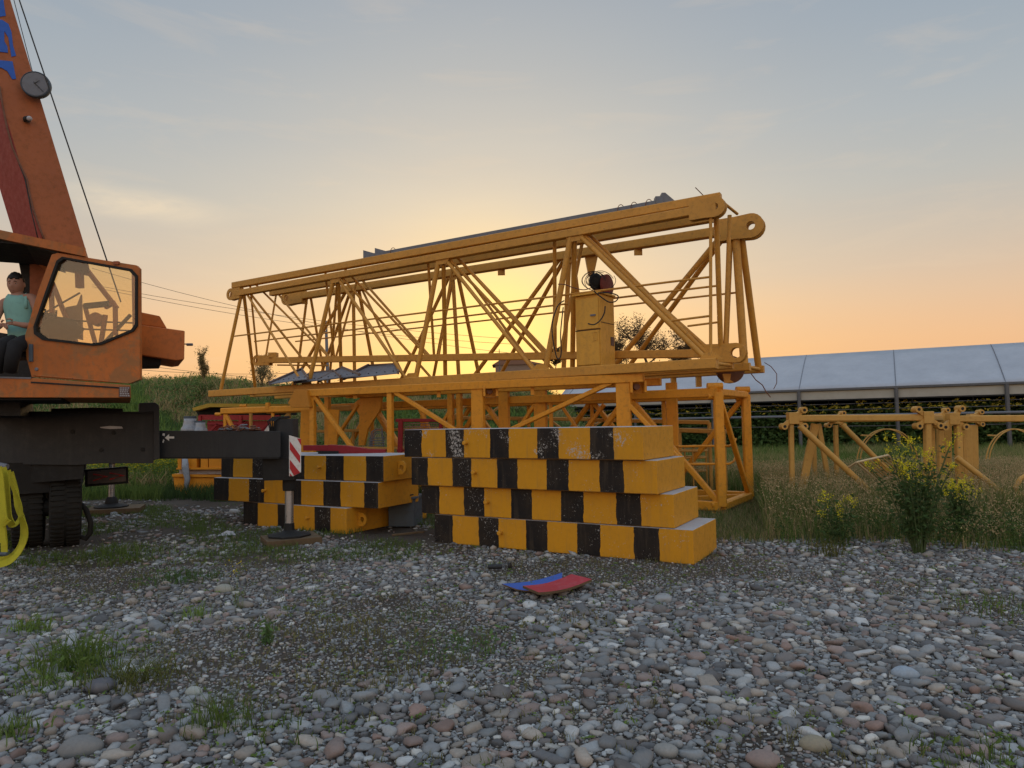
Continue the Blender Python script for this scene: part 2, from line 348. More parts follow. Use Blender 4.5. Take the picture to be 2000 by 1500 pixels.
gl = (GA+Vector((0, 0, 2.87)), GB+Vector((0, 0, 2.87)))
gho = thing('greenhouse', (GA.x+gd.x*13, GA.y+gd.y*13, 0), 'long greenhouse with a pale plastic film roof behind the grass', 'greenhouse')
mb = MB(); nseg = 52; prof_ = [(0, 2.87), (.5, 3.15), (1.3, 3.58), (2.3, 4.08), (3.3, 4.55), (4.1, 4.84)]
for i in range(nseg+1):
    s_ = GLEN*i/nseg; sag = -.05*math.sin(math.pi*((s_/4.35) % 1))
    for j, (o_, z_) in enumerate(prof_): mb.v.append(GA+gd*s_+gn*o_+Vector((0, 0, z_+sag*(1 if 0 < j < 5 else .3))))
k = len(prof_)
for i in range(nseg):
    for j in range(k-1): mb.f.append((i*k+j, (i+1)*k+j, (i+1)*k+j+1, i*k+j+1)); mb.m.append(0)
rf = mb.build('roof_film', FILM, gho, smooth=True); rf.modifiers.new('thickness', 'SOLIDIFY').thickness = .02
mb = MB()
for i in range(nseg+1):
    s_ = GLEN*i/nseg
    for o_, z_ in ((4.14, 4.84), (5.5, 4.4), (7, 3.4), (7.6, 2.8)): mb.v.append(GA+gd*s_+gn*o_+Vector((0, 0, z_)))
for i in range(nseg):
    for j in range(3): mb.f.append((i*4+j, (i+1)*4+j, (i+1)*4+j+1, i*4+j+1)); mb.m.append(0)
rf = mb.build('rear_roof_film', FILM, gho, smooth=True); rf.modifiers.new('thickness', 'SOLIDIFY').thickness = .02
MB().box(GA+gd*(GLEN/2)+Vector((0, 0, 2.62))+gn*.02, (.03, GLEN, .42), rz=math.atan2(gd.y, gd.x)-math.pi/2).build('side_strip', FILM2, gho)
MB().bar(GA+gn*-.04+Vector((0, 0, 2.87)), GB+gn*-.04+Vector((0, 0, 2.87)), .11).build('gutter', STEELD, gho)
MB().bar(GA+gn*-.03+Vector((0, 0, 2.39)), GB+gn*-.03+Vector((0, 0, 2.39)), .07).build('rail', BLK2, gho)
p1 = at(gl, 1965); p2 = at(gl, 1750); s1 = (p1-gl[0]).length; st_ = (p2-p1).length; q = s1-2*st_
while q < GLEN-.1:
    if q > 0:
        p = GA+gd*q; MB().bar(p+gn*-.1+Vector((0, 0, -.1)), p+gn*-.1+Vector((0, 0, 2.82)), .13).build('post', STEELD, gho)
        rib = MB()
        rib.path([GA+gd*q+gn*(o_+.0)+Vector((0, 0, z_+.008)) for o_, z_ in prof_], .016, 6); rib.build('roof_rib', GREY, gho)
    q += st_
for z_ in (2.2, 1.95, 1.2): MB().tube(GA+gn*.1+Vector((0, 0, z_)), GB+gn*.1+Vector((0, 0, z_)), .018).build('rail', STEELD, gho)
MB().tube(GA+gn*-.2+Vector((0, 0, 1.68)), GB+gn*-.2+Vector((0, 0, 1.68)), .06).build('water_pipe', GREY, gho)
for q in np.arange(.4, GLEN, 1.1):
    p = GA+gd*q+gn*.06; MB().bar(p+Vector((0, 0, 2.18)), p+Vector((0, 0, 2.37)), .04).build('bracket', BLK2, gho)
MB().box(GA+gd*(GLEN/2)+gn*7.55+Vector((0, 0, 1.4)), (.06, GLEN, 2.9), rz=math.atan2(gd.y, gd.x)-math.pi/2).build('rear_light_block', DARKN, gho)  # added dark sheet, keeps light from behind out of the greenhouse
for e in (0, GLEN):
    MB().poly([GA+gd*e+gn*o_+Vector((0, 0, z_)) for o_, z_ in prof_[::-1]+[(0, .0), (7.5, 0), (7.55, 2.8), (7, 3.35), (5.5, 4.35)]], gd*.03).build('end_film', FILM if e else DARKN, gho)

# ================================================================ vegetation builders
def blades(pos, hgt, wid, col, bend=.35, colvar=.25, tipcol=None, segs=2, droop=0.0):
    n = len(pos); a = rng.uniform(0, 2*np.pi, n); h = hgt*rng.uniform(.55, 1.15, n) if np.isscalar(hgt) else hgt*rng.uniform(.55, 1.15, n)
    dx, dy = np.cos(a), np.sin(a); ba = rng.uniform(0, 2*np.pi, n); bl = h*bend*rng.uniform(.2, 1.3, n); bx, by = np.cos(ba)*bl, np.sin(ba)*bl
    w = wid*rng.uniform(.6, 1.3, n); V = np.zeros((n, 5, 3))
    V[:, 0] = pos-np.stack([dx*w, dy*w, 0*w+.02], 1)/2; V[:, 1] = pos+np.stack([dx*w, dy*w, 0*w-.02], 1)/2
    mid = pos+np.stack([bx*.3, by*.3, h*.55], 1); V[:, 2] = mid-np.stack([dx*w, dy*w, 0*w], 1)*.42; V[:, 3] = mid+np.stack([dx*w, dy*w, 0*w], 1)*.42
    V[:, 4] = pos+np.stack([bx, by, h*(1-droop*rng.uniform(0, 1, n))], 1)
    o = np.arange(n)[:, None]*5
    F = np.concatenate([o+np.array([0, 1, 3]), o+np.array([0, 3, 2]), o+np.array([2, 3, 4])], 0)
    c = np.asarray(col, float); c = c if c.ndim == 2 else np.tile(c, (n, 1))
    c = c*(1+colvar*rng.uniform(-1, 1, (n, 1))); cv = np.repeat(c[:, None], 5, 1)
    if tipcol is not None: cv[:, 4] = np.asarray(tipcol)*(1+.2*rng.uniform(-1, 1, (n, 1)))
    return V.reshape(-1, 3), F, np.clip(cv.reshape(-1, 3), 0, 1)
def leaves(pos, size, col, colvar=.3, flat=.5):
    n = len(pos); s = size*rng.uniform(.6, 1.3, (n, 1)); u = rng.normal(size=(n, 3)); u[:, 2] *= flat; u /= np.linalg.norm(u, axis=1, keepdims=True)
    v = rng.normal(size=(n, 3)); v -= u*np.sum(u*v, 1, keepdims=True); v /= np.linalg.norm(v, axis=1, keepdims=True)
    V = np.stack([pos-u*s, pos-v*s*.42, pos+u*s, pos+v*s*.42], 1); F = np.arange(n)[:, None]*4+np.array([[0, 1, 2], [0, 2, 3]]).reshape(1, 6)
    F = F.reshape(-1, 3); c = np.asarray(col, float); c = c if c.ndim == 2 else np.tile(c, (n, 1)); c = c*(1+colvar*rng.uniform(-1, 1, (n, 1)))
    return V.reshape(-1, 3), F, np.clip(np.repeat(c, 4, 0), 0, 1)
def merge(*parts):
    V = []; F = []; Cc = []; o = 0
    for v, f, c in parts: V.append(v); F.append(f+o); Cc.append(c); o += len(v)
    return np.concatenate(V), np.concatenate(F), np.concatenate(Cc)
def veg(name, parts, label=None, cat=None, group=None, kind=None, parent=None, mat=None):
    V, F, Cc = merge(*parts); loc = np.array(world_loc(parent)) if parent else np.zeros(3)
    if not parent: loc = np.array([V[:, 0].mean(), V[:, 1].mean(), V[:, 2].min()]) if kind != 'stuff' else loc
    o = npmesh(name, V-loc, F, mat or LEAF, Cc, smooth=False)
    if parent: o.parent = parent
    else: o.location = loc
    return tag(o, label, cat, group, kind)
def ground_pts(n, x0, x1, y0, y1, keep=None):
    x = rng.uniform(x0, x1, n); y = rng.uniform(y0, y1, n)
    if keep is not None: k = keep(x, y); x = x[k]; y = y[k]
    return np.stack([x, y, gh(x, y)], 1)
GREEN = np.array([.10, .15, .035]); DGREEN = np.array([.055, .095, .03]); STRAW = np.array([.42, .31, .16]); OLV = np.array([.19, .18, .07])
def pick(n, cols, w): i = rng.choice(len(cols), n, p=np.array(w)/sum(w)); return np.array(cols)[i]
# hillside
p = ground_pts(190000, -27, 5, 17.3, 34, lambda x, y: (rng.uniform(size=len(x)) < .95) & (x > -1.02*y))
patch = .5+.5*wob(p[:, 0], p[:, 1], 1.1, 1.0)+.25*rng.normal(size=len(p)); patch2 = .5+.5*wob(p[:, 0], p[:, 1], .55, 4.0)
cols = np.where((patch > .55)[:, None], GREEN*1.6, DGREEN*1.7); cols = np.where(((patch2 > .52) & (rng.uniform(size=len(p)) < .75))[:, None], STRAW*.7+OLV*.4, cols)
hh = .26+.34*np.clip(patch, 0, 1)
veg('hillside_grass', [blades(p, hh, .034, cols, .5)], 'rough green and straw coloured grass covering the bank', 'grass', kind='stuff')
# leafy weeds over the bank
p = ground_pts(9000, -24, 3.5, 18, 33, lambda x, y: wob(x, y, .9, 3.0) > .12); cl = np.repeat(p, 12, 0); cl = cl+rng.normal(size=cl.shape)*np.array([.16, .16, .13])+np.array([0, 0, .28])
pc = np.repeat(.5+.5*wob(p[:, 0], p[:, 1], 2.1)[:, None], 12, 0)
veg('bank_weeds', [leaves(cl, .06, DGREEN*1.6+pc*np.array([.03, .05, .008]))], 'dark leafy weeds growing through the grass of the bank', 'weeds', kind='stuff')
mp_ = ground_pts(150, -24, 3.4, 18.5, 32.5); parts_ = []
for q in mp_:
    n_ = int(rng.uniform(160, 420)); r_ = rng.uniform(.3, .85); u = rng.normal(size=(n_, 3)); u /= np.linalg.norm(u, axis=1, keepdims=True); u[:, 2] = np.abs(u[:, 2]); rr_ = r_*(.65+.4*rng.uniform(size=(n_, 1)))*(1+.25*np.sin(u[:, :1]*5+q[0]))
    parts_.append(leaves(q+u*rr_*np.array([1, 1, .75]), .055, DGREEN*rng.uniform(.9, 2.0)+np.array([.02, .01, 0])*rng.uniform(0, 2)))
veg('bank_shrubs', parts_, 'low rounded shrubs and weeds crowding the bank', 'shrubs', kind='stuff')
# yellow flowering strip in front of the bank beside the truck
p = ground_pts(900, -12.5, -8.5, 17.5, 20.5); st2 = blades(p, .85, .012, GREEN*1.3, .12)
tp = np.repeat(p, 6, 0); tp = tp+rng.normal(size=tp.shape)*np.array([.05, .05, .13])+np.array([0, 0, .78])
veg('flowering_weeds', [st2, leaves(tp, .028, (.42, .36, .02)), leaves(np.repeat(p, 8, 0)+rng.normal(size=(len(p)*8, 3))*np.array([.08, .08, .2])+np.array([0, 0, .4]), .04, GREEN*1.3)], 'thin stems with small yellow flowers at the foot of the bank', 'weeds', kind='stuff')
# right hand meadow
def rk(x, y): 
    e = 8.75+.30*wob(x, y, 2.1)+.25*wob(x, y, 5.2)+np.clip((4.2-x)*.75, -1.0, 3.0)*.5-np.clip((x-4.5)*.22, 0, .9)
    d = np.clip((y-e)/1.2, 0, 1)
    clear = (x/y < .358) & (y < 14.2)
    return (y > e) & (rng.uniform(size=len(x)) < .3+.7*d) & ~clear
p = ground_pts(120000, 2.4, 13.5, 7.6, 16.5, lambda x, y: rk(x, y) & (x < y*.84) & (rng.uniform(size=len(x)) < .85))
p0g = ground_pts(16000, 2.0, 5.2, 8.9, 14.4, lambda x, y: (x/y < .37) & (x/y > .24)); veg('short_grass', [blades(p0g, .13, .007, pick(len(p0g), [STRAW*.8, OLV, GREEN], [.3, .35, .35]), .7)], 'short grass in and under the open end of the mast section', 'grass', kind='stuff')
d = np.clip((p[:, 1]-8.7)/1.6, 0, 1); pt = wob(p[:, 0], p[:, 1], 1.0, 2.0); pt2 = wob(p[:, 0], p[:, 1], 2.3, 5.0)
cols = pick(len(p), [STRAW*.9, OLV*1.25, GREEN*1.3], [.28, .32, .40]); gsel = (rng.uniform(size=len(p)) < np.clip(.15+.75*(pt2 > .2)+.25*(pt > .3), 0, .9)); cols = np.where(gsel[:, None], GREEN*1.25*rng.uniform(.5, 1.1, (len(p), 1)), cols)
hh = (.17+.39*d)*(1+.3*pt)
veg('meadow_grass', [blades(p, hh, .0085, cols, .45, tipcol=None)], 'tall dry straw coloured grass mixed with green at the right', 'grass', kind='stuff')
p = p[rng.uniform(size=len(p)) < .22]; hh2 = (.24+.34*np.clip((p[:, 1]-8.7)/1.6, 0, 1)); tp = p+np.stack([rng.normal(size=len(p))*.05, rng.normal(size=len(p))*.05, hh2], 1)
heads = np.repeat(tp, 4, 0)+rng.normal(size=(len(tp)*4, 3))*np.array([.02, .02, .05])
veg('grass_seed_heads', [blades(p, hh2*1.02, .004, STRAW*.9, .2), leaves(heads, .014, STRAW*1.05, flat=2.0)], 'pale feathery seed heads over the dry grass', 'grass', kind='stuff')
p = ground_pts(65000, -2, 26, 14.5, 31, lambda x, y: (x < y*.84) & (x > 1.0+(y-14)*.05) & ((Vector((0, 0, 0)).x + (x-GA.x)*gn.x+(y-GA.y)*gn.y) < .6))
cols = np.where((wob(p[:, 0], p[:, 1], .8) > -.1)[:, None], GREEN*1.15, STRAW*.5+GREEN*.6)
veg('far_meadow_grass', [blades(p, .5, .022, cols, .5)], 'green grass reaching back to the greenhouse', 'grass', kind='stuff')
# undergrowth beneath trusses, from the mast section to the bank
p = ground_pts(52000, -12.5, 3, 13.0, 18.5, lambda x, y: (y > 14.6+.5*wob(x, y, 1.6)+np.clip(-(x+4)*.28, 0, 2.2)) )
veg('yard_edge_grass', [blades(p, .34, .014, np.where((wob(p[:, 0], p[:, 1], 1.3) > 0)[:, None], GREEN*1.1, DGREEN), .5)], 'short green grass along the back edge of the yard', 'grass', kind='stuff')
# broad leaved weeds along the meadow edge
p = ground_pts(2300, 2.9, 9.6, 8.0, 12.5, lambda x, y: (x/y > .372) & (x < y*.8) & (y > 8.95+.35*wob(x, y, 2.1)+np.clip((4.2-x)*.4, -.5, 1.5)-np.clip((x-4.5)*.2, 0, .8)) & ((wob(x, y, 2.6, 8.0) > .05) | (y < 9.2)))
nl = 34; q = np.repeat(p, nl, 0); hz_ = rng.uniform(.02, .34, len(q)); q = q+np.stack([rng.normal(size=len(q))*.05, rng.normal(size=len(q))*.05, hz_], 1)
veg('meadow_weeds', [leaves(q, .020, np.where((np.repeat(rng.uniform(size=len(p)), nl) < .6)[:, None], GREEN*.85, DGREEN))], 'leafy green weeds thickening the front edge of the dry grass', 'weeds', kind='stuff')
# greenhouse crop
n_ = 60000; s_ = rng.uniform(0, GLEN, n_); o_ = rng.uniform(.35, 3.0, n_); z_ = rng.beta(1.3, 1.0, n_)*2.15
pp = np.array(GA)[None]+np.outer(s_, np.array(gd))+np.outer(o_, np.array(gn)); pp[:, 2] = z_
lowm = z_ < 1.75; keep = lowm | (rng.uniform(size=n_) < .55)
pp = pp[keep]; nf = 420; s_ = rng.uniform(0, GLEN, nf); fp = np.array(GA)[None]+np.outer(s_, np.array(gd))+np.outer(rng.uniform(.12, .5, nf), np.array(gn)); fp[:, 2] = rng.uniform(1.8, 2.3, nf)
fl = np.repeat(fp, 7, 0)+rng.normal(size=(nf*7, 3))*np.array([.05, .05, .02])
veg('greenhouse_crop', [leaves(pp, .11, DGREEN*1.8), leaves(fl, .065, (.62, .52, .08))], 'dark leafy crop with scattered yellow blooms under the greenhouse film', 'plants', kind='stuff')

def twig_tree(name, base, h, spread, nb, leafn, lsize, col, label, cat='tree', group=None, lean=.15, dens=1.0, up=.6, crown='crown'):
    root = thing(name, base, label, cat, group); base = Vector(base); tb = MB(); tips = []
    rr = random.Random(sum(map(ord, label)))
    def grow(p, d, l, r, lev):
        pts = [p]; q = p
        for i in range(3):
            d = (d+Vector((rr.uniform(-lean, lean), rr.uniform(-lean, lean), rr.uniform(-.02, lean)))).normalized(); q = q+d*l/3; pts.append(q)
            if lev > 0 or i > 0: tips.append((q, r))
        tb.path(pts, [r, r*.85, r*.7, r*.5], 5)
        if lev < 3:
            for k in range(nb if lev else nb+2):
                a = rr.uniform(0, 6.28); s = spread*rr.uniform(.6, 1.2); nd = (d*up+Vector((math.cos(a)*s, math.sin(a)*s, rr.uniform(.05, .6)))).normalized()
                grow(pts[rr.choice((1, 2, 3))], nd, l*rr.uniform(.55, .8), r*.5, lev+1)
    grow(base, Vector((0, 0, 1)), h*.42, h*.022, 0)
    tb.build('trunk', WOOD, root)
    T = np.array([t_[0] for t_ in tips]); L = np.repeat(T, leafn, 0); L = L+rng.normal(size=L.shape)*h*.035
    sh = rng.uniform(.6, 1.3, (len(T), 1)); cc = np.repeat(np.array(col)*sh, leafn, 0)
    veg(crown, [leaves(L, lsize, cc)], parent=root); return root
twig_tree('bushy_tree', P(1268, 732, 46), 5.2, 1.7, 4, 13, .065, (.12, .075, .035), 'round twiggy tree standing behind the cabinet against the glow', lean=.3, up=.35)
twig_tree('bushy_tree', P(1205, 730, 44), 3.6, 1.6, 4, 13, .07, (.10, .065, .03), 'low dark bush just right of the yellow cabinet', cat='bush', lean=.3, up=.35)
twig_tree('bushy_tree', P(1345, 738, 45), 3.4, 1.8, 4, 13, .065, (.12, .075, .035), 'rightmost of the twiggy bushes behind the trusses, low and wide', cat='bush', lean=.3, up=.35)
twig_tree('young_tree', P(397, 762, 31), 1.75, .40, 4, 7, .035, (.22, .17, .07), 'small upright young tree on the bank crest, leftmost of two', lean=.08, up=1.1)
twig_tree('young_tree', P(514, 782, 31), 2.1, .85, 4, 8, .035, (.24, .20, .10), 'small round tree on the bank seen under the trusses', lean=.2, up=.7)
twig_tree('bushy_tree', P(1085, 722, 50), 1.9, 1.2, 3, 7, .1, (.10, .06, .02), 'far low bush in the sunset glow left of the cabinet', cat='bush', lean=.3, up=.35)
# far house
hs = thing('far_house', P(1010, 745, 85), 'distant house roof low on the horizon under the sunset', 'house'); hb = P(1010, 745, 85)
rx_ = Vector((1, .2, 0)).normalized()
MB().box(hb+Vector((0, 0, .9)), (5.2, 4, 2.0)).build('wall', paint('far plaster', (.22, .15, .11)), hs)
MB().poly([hb+Vector(q) for q in ((-3, -2.2, 1.9), (3.4, -2.2, 1.9), (2.2, -2.2, 2.15), (-1.2, -2.2, 3.0))], (0, 4.4, 0)).build('roof', paint('far roof tiles', (.20, .10, .06)), hs)
MB().box(hb+Vector((-1.1, 0, 3.1)), (.35, .35, .9)).build('chimney', paint('far chimney', (.25, .12, .1)), hs)
# poles and wires
mb = MB(); mb.tube(P(641, 760, 26), P(636.5, 628, 26), .075, .05); mb.tube(P(636.5, 632, 26), P(637.5, 628, 25.6), .03)
solo(mb, 'utility_pole', GREY, 'slim grey pole rising behind the left truss bays', 'pole')
mb = MB(); mb.tube(P(976, 740, 70), P(975, 682, 70), .05, .035); solo(mb, 'utility_pole', STEELD, 'thin far mast standing over the distant house roof', 'pole')
for lab, (a, b_), sg in (('uppermost overhead wire crossing left of the trusses', ((180, 524), (1000, 690)), .9), ('middle overhead wire sloping behind the orange cab', ((180, 556), (1000, 662)), .6),
                     ('lowest of the three overhead wires by the cab', ((180, 560), (1000, 672)), .8), ('faint far wire above the bank crest', ((120, 688), (560, 742)), .3), ('second faint wire just over the bank crest', ((120, 706), (600, 728)), .5)):
    p0, p1_ = P(*a, 62), P(*b_, 62); mb = MB(); mb.path([p0.lerp(p1_, i/14)-Vector((0, 0, sg*4*(i/14)*(1-i/14))) for i in range(15)], .018, 5)
    solo(mb, 'power_line', WIRE, lab, 'power line', 'overhead power lines')
# ================================================================ gravel
import bmesh
def ico(sub):
    bm = bmesh.new(); bmesh.ops.create_icosphere(bm, subdivisions=sub, radius=1); v = np.array([x.co[:] for x in bm.verts]); f = np.array([[q.index for q in g.verts] for g in bm.faces]); bm.free(); return v, f
PAL = np.array([(.30, .305, .305), (.21, .21, .21), (.46, .455, .44), (.12, .12, .125), (.33, .285, .24), (.28, .21, .185), (.165, .148, .14), (.24, .25, .255), (.52, .49, .44), (.25, .165, .135)])
PW = np.array([5, 5, 2.6, 4, 4.5, 3.2, 4.5, 4, 1.8, 1.6]); PW = PW/PW.sum()
def stones(name, P_, r, sub, label, kind='stuff', dents=.16):
    v0, f0 = ico(sub); n = len(P_); nv = len(v0)
    a = rng.uniform(0, 2*np.pi, n); sc = np.stack([r*rng.uniform(.95, 1.4, n), r*rng.uniform(.7, 1.0, n), r*rng.uniform(.38, .68, n)], 1)
    V = np.repeat(v0[None], n, 0)
    ph = rng.uniform(0, 6.28, (n, 1, 3)); fr = rng.uniform(1.2, 2.6, (n, 1, 3))
    dd = 1+dents*(np.sin(V*fr+ph).sum(2, keepdims=True)/2.2)
    for _ in range(3):
        pn = rng.normal(size=(n, 1, 3)); pn /= np.linalg.norm(pn, axis=2, keepdims=True); cut = rng.uniform(.55, .95, (n, 1, 1)); dp = (V*dd*pn).sum(2, keepdims=True); dd = dd*np.where(dp > cut, cut/np.maximum(dp, 1e-3), 1); V = np.sign(V)*np.abs(V)**.88*dd
    V = V*sc[:, None]; tl = rng.normal(size=n)*.16; ct, st_ = np.cos(tl)[:, None], np.sin(tl)[:, None]
    x, y, z = V[..., 0].copy(), V[..., 1].copy(), V[..., 2].copy(); x, z = x*ct-z*st_, x*st_+z*ct
    ca, sa = np.cos(a)[:, None], np.sin(a)[:, None]
    V = np.stack([x*ca-y*sa, x*sa+y*ca, z], 2)+P_[:, None]; V[..., 2] += (sc[:, 2]*.38)[:, None]
    F = (f0[None]+(np.arange(n)*nv)[:, None, None]).reshape(-1, 3)
    c = PAL[rng.choice(len(PAL), n, p=PW)]*rng.uniform(.7, 1.2, (n, 1)); c = np.repeat(c[:, None], nv, 1).reshape(-1, 3)
    o = npmesh(name, V.reshape(-1, 3), F, STONE, c); return tag(o, label, kind=kind)
BIG = [('cobble', 1490, 1484, 62, (.26, .19, .165), 'big round pinkish cobble at the bottom edge right of centre'), ('cobble', 1768, 1314, 48, (.30, .36, .42), 'pale blue angular stone on the right of the gravel'),
       ('cobble', 160, 1456, 78, (.19, .19, .185), 'long flat grey cobble at the bottom left'), ('cobble', 380, 1347, 36, (.36, .37, .33), 'pale egg shaped stone right of the left grass tufts'),
       ('cobble', 195, 1342, 56, (.10, .10, .115), 'long dark slate cobble lying against the left grass tuft'), ('cobble', 1592, 1452, 58, (.27, .235, .165), 'ochre tinted cobble beside the big pinkish one'),
       ('cobble', 1300, 1466, 48, (.27, .26, .24), 'flattish beige cobble near the bottom edge, left of the pinkish one'), ('cobble', 620, 1396, 34, (.14, .125, .14), 'dark violet cobble alone in the fine dirt'),
       ('cobble', 438, 1152, 40, (.30, .29, .24), 'pale flat slab of stone below the paper scrap'), ('cobble', 400, 1394, 42, (.24, .225, .215), 'round greyish cobble below the left grass tufts')]
occ = {}
def put(x, y, r, f=.78):
    cx, cy = int(x/.16), int(y/.16); k = int((r+.17)/.16)+1
    for i in range(cx-k, cx+k+1):
        for j in range(cy-k, cy+k+1):
            for (a, b_, c_) in occ.get((i, j), ()):
                if (x-a)**2+(y-b_)**2 < (f*(r+c_))**2: return False
    occ.setdefault((cx, cy), []).append((x, y, r)); return True
for nm, px, py, wpx, col, lab in BIG:
    g = G(px, py, .02); r = wpx/2*g.y/FPX; put(g.x, g.y, r, .5)
    v0, f0 = ico(3); q = v0*np.array([r, r*.75, r*.55]); q = q*(1+.07*np.sin(v0*3+px).sum(1, keepdims=True)/1.5); 
    o = npmesh(nm, q, f0, STONE, np.tile(np.array(col), (len(q), 1))); o.location = (g.x, g.y, ghs(g.x, g.y)+r*.22); o.rotation_euler = (0, 0, random.uniform(-.5, .5)); tag(o, lab, 'stone', 'large cobbles on the gravel')
def bare(x, y):                       # 1 where the surface is fine dirt rather than cobbles
    v = .54+.5*wob(x, y, 1.15, 1.7); v = v+.35*np.exp(-((x+1.2)**2/1.6+(y-5.2)**2/1.2))+.5*np.exp(-((x-1.0)**2/3+(y-7.6)**2/.35))-.25*np.exp(-((x-1.6)**2/2+(y-4.2)**2/2))+.3*np.exp(-((x+.3)**2/.5+(y-3.4)**2/1))
    return v
def scatter(n, y0, y1, rmean, rsig, rmax, rmin, xl=.86, xr=.86):
    y = np.sqrt(rng.uniform(y0**2, y1**2, n)); x = rng.uniform(-1, 1, n)*y*xl
    r = np.clip(np.exp(rng.normal(math.log(rmean), rsig, n)), rmin, rmax); o = np.argsort(-r); return x[o], y[o], r[o]
def mask(x, y, r):
    if x > 2.6 and y > 9.3: return False
    if y > 10.5 and x > -1.2: return False
    if y > 11.5 and x > -3.2 : return False
    if y > 15.5+.8*math.sin(x*2): return False
    bv = float(bare(x, y)); 
    if r > .020 and bv > .74: return False
    if bv > .66 and random.random() < min(.75, (bv-.60)*2.6): return False
    if r > .03 and random.random() < .35: return False
    if x < -.5 and y > 7 and bv > .52 and random.random() < .75: return False
    return True
near = []; 
for args in ((110000, 2.9, 6.2, .0112, .60, .052, .0078),):
    for x, y, r in zip(*scatter(*args)):
        if mask(x, y, r) and put(x, y, r, .84): near.append((x, y, r))
far = []
for args in ((60000, 6.2, 9.8, .0155, .50, .055, .012), (20000, 9.8, 16, .026, .4, .07, .018)):
    for x, y, r in zip(*scatter(*args)):
        if mask(x, y, r) and put(x, y, r): far.append((x, y, r))
for nm, L_, sub in (('river_gravel', near, 2), ('far_gravel', far, 1)):
    A_ = np.array(L_); PP = np.stack([A_[:, 0], A_[:, 1], gh(A_[:, 0], A_[:, 1])], 1); stones(nm, PP, A_[:, 2], sub, 'rounded grey river stones covering the yard' if sub == 2 else 'smaller looking gravel farther back in the yard')
# grit between the stones
n_ = 95000; y = np.sqrt(rng.uniform(2.9**2, 8.2**2, n_)); x = rng.uniform(-1, 1, n_)*y*.84
kg = rng.uniform(size=n_) > np.clip((bare(x, y)-.62)*1.8, 0, .6); x = x[kg]; y = y[kg]; n_ = len(x)
v0, f0 = ico(1); v0 = v0; tet = np.array([[0, 0, 1], [.94, 0, -.33], [-.47, .82, -.33], [-.47, -.82, -.33]]); tf = np.array([[0, 1, 2], [0, 2, 3], [0, 3, 1], [1, 3, 2]])
octv = np.array([[1, 0, 0], [-1, 0, 0], [0, 1, 0], [0, -1, 0], [0, 0, 1], [0, 0, -1]], float); octf = np.array([[0, 2, 4], [2, 1, 4], [1, 3, 4], [3, 0, 4], [2, 0, 5], [1, 2, 5], [3, 1, 5], [0, 3, 5]])
r = rng.uniform(.004, .013, n_); V = octv[None]*r[:, None, None]*rng.uniform(.6, 1.3, (n_, 1, 3))*np.array([1, 1, .7]); a = rng.uniform(0, 6.28, n_); ca, sa = np.cos(a)[:, None], np.sin(a)[:, None]
V = np.stack([V[..., 0]*ca-V[..., 1]*sa, V[..., 0]*sa+V[..., 1]*ca, V[..., 2]], 2)+np.stack([x, y, gh(x, y)+.002], 1)[:, None]
tag(npmesh('grit', V.reshape(-1, 3), (octf[None]+(np.arange(n_)*6)[:, None, None]).reshape(-1, 3), STONE, np.repeat(PAL[rng.choice(len(PAL), n_, p=PW)]*rng.uniform(.6, 1.1, (n_, 1)), 6, 0)), 'fine grit between the river stones', kind='stuff')

# weeds on the gravel
def tuft(name, px, py, h, n, col, label, spread=.12, wid=.009, bend=.6, tip=None, extra=None, group='grass tufts on the gravel', cat='grass tuft', leafy=0):
    patch = spread > .4 or leafy >= 40 or extra is not None
    if patch: name = 'weed_patch'; group = None; cat = 'weeds'
    n = int(n*.62); h = h*.82; wid = wid*.8; g = G(px, py, 0); c_ = np.array([g.x, g.y, ghs(g.x, g.y)]); p = c_+rng.normal(size=(n, 3))*np.array([spread, spread*.8, 0])*.5
    parts = [blades(p, h, wid, col, bend, tipcol=tip)]
    if leafy: q = c_+rng.normal(size=(leafy, 3))*np.array([spread*.7, spread*.7, h*.25])+np.array([0, 0, h*.4]); parts.append(leaves(q, .022, np.array(col)*1.1))
    if extra: parts += extra(c_)
    return veg(name, parts, label, cat, group, kind='stuff' if patch else None)
def fl_(n, h, col=(.62, .50, .02), sp=.04):
    def f(c_): q = c_+rng.normal(size=(n, 3))*np.array([sp, sp, h*.12])+np.array([0, 0, h]); return [leaves(q, .010, col, flat=1.0)]
    return f
tuft('grass_tuft', 60, 1235, .20, 150, GREEN*1.5, 'grass tuft at the far left edge of the gravel', .16, leafy=40)
tuft('grass_tuft', 150, 1310, .30, 420, GREEN*1.1, 'largest and darkest leafy tuft on the left gravel', .30, leafy=260)
tuft('grass_tuft', 95, 1345, .12, 240, GREEN*1.3, 'low green tuft just below the dark leafy tuft', .24, bend=1.2)
tuft('grass_tuft', 265, 1335, .20, 320, np.array([.11, .12, .035]), 'yellowish green tuft fanning out to the right of the dark tuft', .26, bend=1.3, tip=(.16, .2, .05))
tuft('grass_tuft', 425, 1420, .26, 200, GREEN*1.0, 'slender tuft in the lower left with a tall stem', .20, wid=.006, leafy=30)
tuft('grass_tuft', 20, 1440, .14, 170, GREEN*1.2, 'small tuft cut by the bottom left edge of the picture', .15, leafy=20)
tuft('grass_tuft', 380, 1210, .16, 90, GREEN*1.8, 'light green young tuft above the pale egg shaped stone', .12)
tuft('grass_tuft', 520, 1262, .26, 70, DGREEN*1.6, 'thin upright weed standing left of the fine dirt patch', .05, wid=.006, bend=.2, leafy=60)
tuft('grass_tuft', 462, 1190, .42, 26, GREEN*1.2, 'single wiry weed with yellow flowers near the left middle', .08, wid=.004, bend=.3, extra=fl_(30, .36))
tuft('grass_tuft', 640, 1240, .10, 260, OLV*.9, 'olive weeds spread over the dirt patch left of centre', .55, leafy=120)
